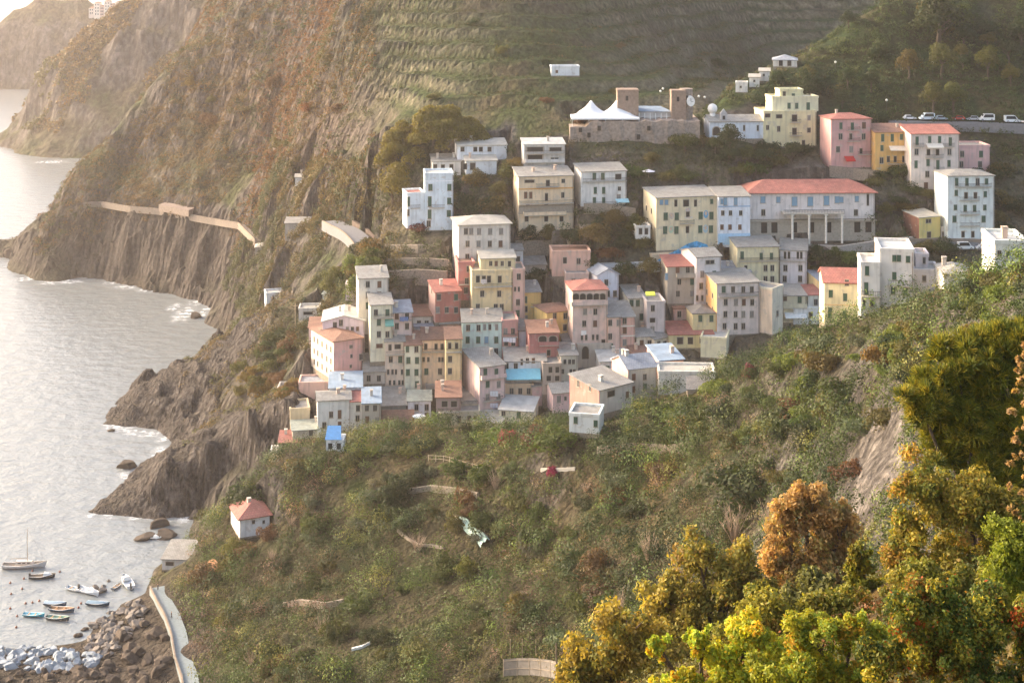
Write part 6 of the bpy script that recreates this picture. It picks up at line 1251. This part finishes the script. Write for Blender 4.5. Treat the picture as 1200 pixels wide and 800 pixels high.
# plastic sheet, fence, posts
P = [hit(x, y, 'N', .9) for x, y in ((533,613),(545,611),(574,636),(563,645))]; m = MB(); n = 8
g = [[P[0].lerp(P[1], v/n).lerp(P[3].lerp(P[2], v/n), u/n)+Vector((0, 0, .35*math.sin(u*1.3)*math.cos(v*1.7)+.4*math.sin(v/n*3.14))) for v in range(n+1)] for u in range(n+1)]
for a, b in zip(g, g[1:]):
    for i in range(n): m.poly([a[i], a[i+1], b[i+1], b[i]])
o = m.build('plastic_sheet', plain('green_plastic', hexc('a8c2b4'), rough=.45, var=.3, scale=1.2), None, True); tag(o, 'pale green plastic sheet over a garden bed on the near slope', 'plastic sheet')
def fence(label, pts, T, n, h, rails=(.4, .9), name='wooden_fence', mat=None, net=None):
    P = [hit(x, y, T) for x, y in pts]; c = sum(P, Vector())/len(P); o = empty(name, c); tag(o, label, 'fence'); mat = mat or col_('a89a88'); seg = []
    tot = [0]
    for a, b in zip(P, P[1:]): tot.append(tot[-1]+(b-a).length)
    def at(t):
        for i in range(len(P)-1):
            if t <= tot[i+1]+1e-6: return P[i].lerp(P[i+1], (t-tot[i])/(tot[i+1]-tot[i]))
    pts3 = [at(tot[-1]*i/(n-1))-c for i in range(n)]
    for q in pts3: m = MB(); m.tube([(q.x, q.y, q.z-.4), (q.x, q.y, q.z+h)], .07, 5); m.build('post', mat, o)
    for f in rails:
        m = MB(); m.tube([(q.x, q.y-.08, q.z+h*f) for q in pts3], .045, 4); m.build('rail', mat, o)
    if net:
        m = MB()
        for a, b in zip(pts3, pts3[1:]): m.poly([(a.x, a.y, a.z), (b.x, b.y, b.z), (b.x, b.y, b.z+h), (a.x, a.y, a.z+h)])
        m.build('panel', net, o)
    return o
fence('weathered rail fence on the near slope under the ridge bushes', [(502,540),(522,541),(545,548),(560,552)], 'N', 9, 1.5)
fence('grey panel fence with thin posts at the bottom of the gully', [(590,792),(612,790),(640,792),(655,796)], 'N', 6, 3.0, net=plain('grey_panel', hexc('857f78'), var=.2, bump=.4))
for px, h in ((598,5.2),(612,5.6),(628,5.0)):
    p = hit(px, 778, 'N'); m = MB(); m.tube([(0, 0, -.5), (0, 0, 4.5)], .06, 5); o = m.build('stake', col_('9a8a74')); o.location = p; tag(o, 'thin garden stake standing behind the grey panel fence', 'stake', 'garden stakes')
p = hit(652, 800, 'N'); m = MB(); m.tube([(0, 0, -.5), (.05, 0, 3), (-.05, 0, 6.8)], [.2, .17, .12], 7); o = m.build('dead_trunk', plain('grey_wood', hexc('6e6256'), var=.3)); o.location = p; tag(o, 'dark bare tree stump standing at the right end of the grey panel fence', 'tree stump')
# lamp posts and poles
for px, py, hp, lab, T in ((346,385,30,'tall thin utility pole on the sea slope left of the lilac house','M'),):
    p = hit(px, py, T); m = MB(); m.tube([(0, 0, -1), (0, 0, hp*p.y/F)], [.16, .1], 6); m.box((-.8, -.05, hp*p.y/F-.9), (.8, .05, hp*p.y/F-.78)); o = m.build('utility_pole', col_('b8a890')); o.location = p; tag(o, lab, 'pole')
GL = plain('lamp_globe', (.8, .78, .72), rough=.3)
for px, py in ((774,111),(777,108),(819,117),(826,118),(1039,122),(1093,78),(1135,27),(1106,77),(979,77)):
    p = hit(px, py+9, 'SM'); o = empty('street_lamp', p); tag(o, 'small globe street lamp on the hillside paths above the village', 'street lamp', 'globe street lamps'); m = MB(); m.tube([(0, 0, -.5), (0, 0, 3.4)], [.07, .05], 6); m.build('post', IRON, o)
    m = MB(); m.loft([[(.42*math.cos(t)*math.cos(6.283*k/10), .42*math.cos(t)*math.sin(6.283*k/10), 3.75+.42*math.sin(t)) for k in range(10)] for t in (-1.5, -.8, 0, .8, 1.5)]); m.build('globe', GL, o, True)
# far town on the distant headland
for i, (x0, x1, yt, yb, c, lab) in enumerate(((104,110,10,20,'d8c4b4','pale ochre house leftmost of the far town on the distant headland'),(110,117,4,20,'e0cfc0','tall cream house second in the far town on the distant headland'),(117,122,8,20,'cfa898','pink house third in the far town on the distant headland'),(122,129,2,19,'dccdc0','tallest pale house in the middle of the far town'),(129,135,6,19,'d0ab9c','rosy house right of the tallest one in the far town'),(135,143,3,19,'e0d0c4','cream house at the right end of the far town'))):
    d = 1586; s = d/F; x, y, z = W(x0, yb, d); o = empty('far_house', (x, y, z)); tag(o, lab, 'house', 'houses of the far town'); w = (x1-x0)*s; h = (yb-yt)*s
    m = MB(); m.box((0, 0, -25), (w, 9, h)); m.build('wall', wallmat(hexc(c)), o); m = MB(); m.loft([[(-.3, -.3, h), (w+.3, -.3, h), (w+.3, 9.3, h), (-.3, 9.3, h)], [(w*.4, 4, h+1.8), (w*.6, 4, h+1.8), (w*.6, 5, h+1.8), (w*.4, 5, h+1.8)]]); m.build('roof', roofmat('tile_old'), o)
    for r in range(int(h//3.4)):
        for q in range(2):
            m = MB(); m.box((w*(.3+.4*q)-.5, -.05, h-2.6-r*3.4), (w*(.3+.4*q)+.5, -.001, h-1-r*3.4)); m.build('window', PANE, o)
# two walkers on the harbour path
def person(px, py, label, top, legs):
    p = hit(px, py, 'N'); verts = [(0, 0, .92), (0, 0, 1.15), (0, .01, 1.38), (0, -.01, 1.5), (0, -.02, 1.62), (0, -.02, 1.74), (.1, 0, .86), (.11, -.1, .48), (.11, .02, .08), (.11, -.13, .04), (-.1, 0, .86), (-.11, .08, .48), (-.11, .2, .1), (-.11, .08, .04), (.2, 0, 1.4), (.27, .05, 1.12), (.25, -.08, .88), (-.2, 0, 1.4), (-.27, -.03, 1.12), (-.25, -.15, .9)]
    edges = [(0, 1), (1, 2), (2, 3), (3, 4), (4, 5), (0, 6), (6, 7), (7, 8), (8, 9), (0, 10), (10, 11), (11, 12), (12, 13), (2, 14), (14, 15), (15, 16), (2, 17), (17, 18), (18, 19)]
    rad = [.15, .14, .15, .055, .1, .09, .09, .065, .05, .04, .09, .065, .05, .04, .06, .045, .035, .06, .045, .035]
    me = bpy.data.meshes.new('person'); me.from_pydata(verts, edges, []); o = obj('person', me); o.location = (p.x, p.y, p.z+.38); o.rotation_euler = (0, 0, random.uniform(0, 6))
    md = o.modifiers.new('skin', 'SKIN'); sv = me.skin_vertices[0].data
    for i, r in enumerate(rad): sv[i].radius = (r, r*.85)
    sv[0].use_root = True; ss = o.modifiers.new('smooth', 'SUBSURF'); ss.levels = ss.render_levels = 1
    mt, nt, out = newmat('walker_'+top); b = N_(nt, 'ShaderNodeBsdfPrincipled'); L_(nt, b.outputs[0], out.inputs[0]); g = N_(nt, 'ShaderNodeTexCoord'); sx = N_(nt, 'ShaderNodeSeparateXYZ'); L_(nt, g.outputs['Object'], sx.inputs[0]); cr = N_(nt, 'ShaderNodeValToRGB'); cr.color_ramp.interpolation = 'CONSTANT'
    dv = N_(nt, 'ShaderNodeMath', operation='DIVIDE'); dv.inputs[1].default_value = 2.0; L_(nt, sx.outputs[2], dv.inputs[0]); L_(nt, dv.outputs[0], cr.inputs[0]); e = cr.color_ramp.elements; e[0].position = 0; e[0].color = (*hexc('2a2420'), 1); e[1].position = .045; e[1].color = (*hexc(legs), 1)
    for pos, c in ((.47, top), (.73, 'b98c70'), (.84, '2e241e')): q = e.new(pos); q.color = (*hexc(c), 1)
    L_(nt, cr.outputs[0], b.inputs['Base Color']); b.inputs['Roughness'].default_value = .9; me.materials.append(mt); tag(o, label, 'person')
person(185, 694, 'person in dark clothes walking at the top of the harbour path', '38404a', '2c2c34')
person(201, 727, 'person in a brown top on the bend of the harbour path', '5a4438', '30303a')
# ------------------------------------------------------------------ the ground itself
def lerp(a, b, t): return a*(1-t[..., None])+b*t[..., None]
def c3(h, k=1): return np.array(hexc(h, k))
def ground_colour(T, rockc, soil, dry, green, rock_lo=.75, rock_hi=1.5, gmix=.0, seed=3, sc=1.0):
    X, Y, Z = T.X, T.Y, T.Z; s = T.slope(); s = (s+np.roll(s, 1, 0)+np.roll(s, 1, 1))/3
    n1 = fbm(X*.02*sc, Y*.02*sc, Z*.02*sc, 5, seed)*.5+.5; n2 = fbm(X*.07*sc, Y*.07*sc, Z*.1*sc, 4, seed+9)*.5+.5
    c = lerp(soil, dry, np.clip(n1*1.6-.3, 0, 1)); c = lerp(c, green, np.clip((n2+gmix-.45)*2.5, 0, 1))
    r = np.clip((s-rock_lo+.5*(n2-.5))/(rock_hi-rock_lo), 0, 1)
    st = .75+.4*(fbm(X*.05, Y*.05, Z*.55, 3, seed+3)*.5+.5)
    c = lerp(c, rockc[None, None]*st[..., None], r); return c
ROCK = c3('716a65'); SOIL = c3('5c5644'); DRY = c3('6c6248'); GRN = c3('4c5630')
pxm = 600+TM.X*F/TM.Y; pym = HZ+(CH-TM.Z)*F/TM.Y
col = ground_colour(TM, ROCK, SOIL, DRY, GRN, .9, 1.8, gmix=.2, seed=3)
vill = np.clip((pym-150)/40, 0, 1)*np.clip((pxm-430)/30, 0, 1)*np.clip((TM.Y*-1+470)/15, 0, 1)
col = lerp(col, c3('857a6e')[None, None]*(.8+.4*vnoise(TM.X*.2, TM.Y*.2, 0)[..., None]*.5), vill*.55)
flare_tint = np.clip(1-np.hypot((pxm-330)/150, (pym-130)/120), 0, 1); col = lerp(col, c3('7c5a3a'), flare_tint*.35)  # orange glow of the lens flare blended into the ground colour of this slope
low = np.clip((36-TM.Z)/4, 0, 1)*np.clip((330-pxm)/20, 0, 1); col = lerp(col, c3('5e5650')[None, None]*(.7+.5*(fbm(TM.X*.12, TM.Y*.12, TM.Z*.5, 4, 15)[..., None]*.5+.5)), low*.7)
gate = ter*np.clip(fbm(TM.X*.02, TM.Y*.02, 0, 3, 61)+.75, 0, 1)
col = lerp(col, c3('a0967f')[None, None]*(.8+.3*vnoise(TM.X*.3, TM.Y*.3, 0)[..., None]), gate*np.exp(-((fr-.5)/.14)**2)*.85)
gp = np.clip(fbm(TM.X*.012, TM.Y*.02, 0, 3, 64)*2.2+.2, 0, 1)*ter; col = lerp(col, c3('44532a')[None, None]*np.ones_like(col), gp*.8*(np.abs(fr-.5) > .17))
TM.mesh('village_hillside', terrmat('hillside_rock', .8, 1.0, .6, .6, .4), col*.68, smooth='rock')
TR.mesh('sea_cliff', terrmat('shore_rock', 1.0, 1.6, 1.0), smooth=False, col=.64*ground_colour(TR, c3('6b6460'), c3('686058'), c3('6c6454'), c3('565638'), .2, .7, -.25, 5, 2))
ncol = .62*ground_colour(TN, c3('726c66'), c3('544e38'), c3('685c42'), c3('465027'), .9, 1.6, 0, 8, 2)
pn = 600+TN.X*F/TN.Y; qn = HZ+(CH-TN.Z)*F/TN.Y
ncol = lerp(ncol, c3('4a423b')[None, None]*(.7+.5*(fbm(TN.X*.2, TN.Y*.2, TN.Z*.3, 3, 5)[..., None]*.5+.5)), np.clip((262-pn)/25, 0, 1)*np.clip((qn-672)/20, 0, 1)*.9)
oc = OUTC(pn, qn) & (TN.Y > 140); ncol[oc] = c3('7c756f')*(.8+.3*(fbm(TN.X*.4, TN.Y*.4, TN.Z*.4, 3, 9)[oc][:, None]))
TN.mesh('near_hillside', terrmat('near_ground', .8, 1.4, .8), ncol)
TS.mesh('green_spur', terrmat('hillside_ground'), .62*ground_colour(TS, c3('716a65'), c3('4c4c32'), c3('5c5438'), c3('40502c'), 1.0, 1.9, .15, 12))
TF.mesh('foreground_slope', terrmat('near_ground'), .5*ground_colour(TF, ROCK, c3('6a5636'), c3('86683a'), c3('5c5a2c'), 1.2, 2.0, 0, 14, 3))
TK.mesh('rocky_headland', terrmat('cliff_rock', .8, .5, .9), .75*ground_colour(TK, c3('716a65'), SOIL, DRY, GRN, .9, 1.6, 0, 20, .7))
TJ.mesh('distant_headland', terrmat('cliff_rock', .8, .5, .9), .75*ground_colour(TJ, c3('716a65'), SOIL, DRY, GRN, .9, 1.6, 0, 22, .7))
# ------------------------------------------------------------------ sea
m, nt, out = newmat('sea_water'); p = N_(nt, 'ShaderNodeBsdfPrincipled'); L_(nt, p.outputs[0], out.inputs[0])
p.inputs['Base Color'].default_value = (.2, .222, .228, 1); p.inputs['Roughness'].default_value = .22; p.inputs['IOR'].default_value = 1.4
v = coords(nt, (.8, 1.0, 1))
b1 = N_(nt, 'ShaderNodeBump'); b1.inputs['Strength'].default_value = .55; b1.inputs['Distance'].default_value = 1.2; L_(nt, noise_fac(nt, .22, 8, 0, 1, v), b1.inputs['Height'])
b2 = N_(nt, 'ShaderNodeBump'); b2.inputs['Strength'].default_value = .5; b2.inputs['Distance'].default_value = .3; L_(nt, noise_fac(nt, 1.1, 5, 0, 1, v), b2.inputs['Height']); L_(nt, b1.outputs[0], b2.inputs['Normal'])
L_(nt, b2.outputs[0], p.inputs['Normal'])
q = MB(); q.poly([(-3400, -400, 0), (1400, -400, 0), (1400, 5600, 0), (-3400, 5600, 0)]); tag(q.build('sea', m), kind='structure')
# ------------------------------------------------------------------ haze, sky, sun, camera
if HAZE:
    q = MB(); q.box((-3600, -600, -30), (1600, 5800, 330)); hz = q.build('haze', newmat('haze_air')[0]); tag(hz, kind='stuff')
    nt = hz.data.materials[0].node_tree; out = [n for n in nt.nodes if n.type == 'OUTPUT_MATERIAL'][0]
    pv_ = N_(nt, 'ShaderNodeVolumePrincipled'); pv_.inputs['Color'].default_value = (*HAZE_COL, 1); pv_.inputs['Density'].default_value = HAZE; pv_.inputs['Anisotropy'].default_value = HAZE_G
    L_(nt, pv_.outputs[0], out.inputs['Volume'])
sc_ = bpy.context.scene
wd = bpy.data.worlds.new('World'); sc_.world = wd; wd.use_nodes = True; nt = wd.node_tree
bg = nt.nodes['Background']; sky = nt.nodes.new('ShaderNodeTexSky'); sky.sky_type = 'NISHITA'; sky.sun_disc = False
sky.sun_elevation = math.radians(SUN_EL); sky.sun_rotation = math.radians(SUN_AZ); sky.air_density = 1.0; sky.dust_density = 5.0; sky.ozone_density = 1.0; sky.altitude = 100
nt.links.new(mixrgb(nt, 'MULTIPLY', 1.0, sky.outputs[0], SKY_TINT), bg.inputs[0]); bg.inputs[1].default_value = SKY_K
sl_ = bpy.data.lights.new('sun', 'SUN'); sl_.energy = SUN_E; sl_.angle = math.radians(SUN_ANG); sl_.color = (1.0, .84, .66)
so = bpy.data.objects.new('sun', sl_); C.objects.link(so)
az, el = math.radians(SUN_AZ), math.radians(SUN_EL)
to = Vector((math.sin(az)*math.cos(el), math.cos(az)*math.cos(el), math.sin(el)))
so.rotation_euler = to.to_track_quat('Z', 'Y').to_euler()
cam = bpy.data.cameras.new('camera'); co_ = bpy.data.objects.new('camera', cam); C.objects.link(co_); sc_.camera = co_
co_.location = (0, 0, CH); co_.rotation_euler = (math.pi/2, 0, 0)
cam.sensor_width = 36; cam.lens = 36*F/1200; cam.shift_x = 0; cam.shift_y = (HZ-400)/1200; cam.clip_end = 20000; cam.clip_start = .5
vs = sc_.view_settings; vs.view_transform = 'Standard'; vs.look = 'None'; vs.gamma = 1; vs.exposure = EXPO; vs.use_curve_mapping = False
cy = sc_.cycles; cy.use_denoising = True; cy.max_bounces = 8; cy.diffuse_bounces = 3; cy.glossy_bounces = 2; cy.transmission_bounces = 3; cy.volume_bounces = 1; cy.transparent_max_bounces = 6
cy.sample_clamp_indirect = 6
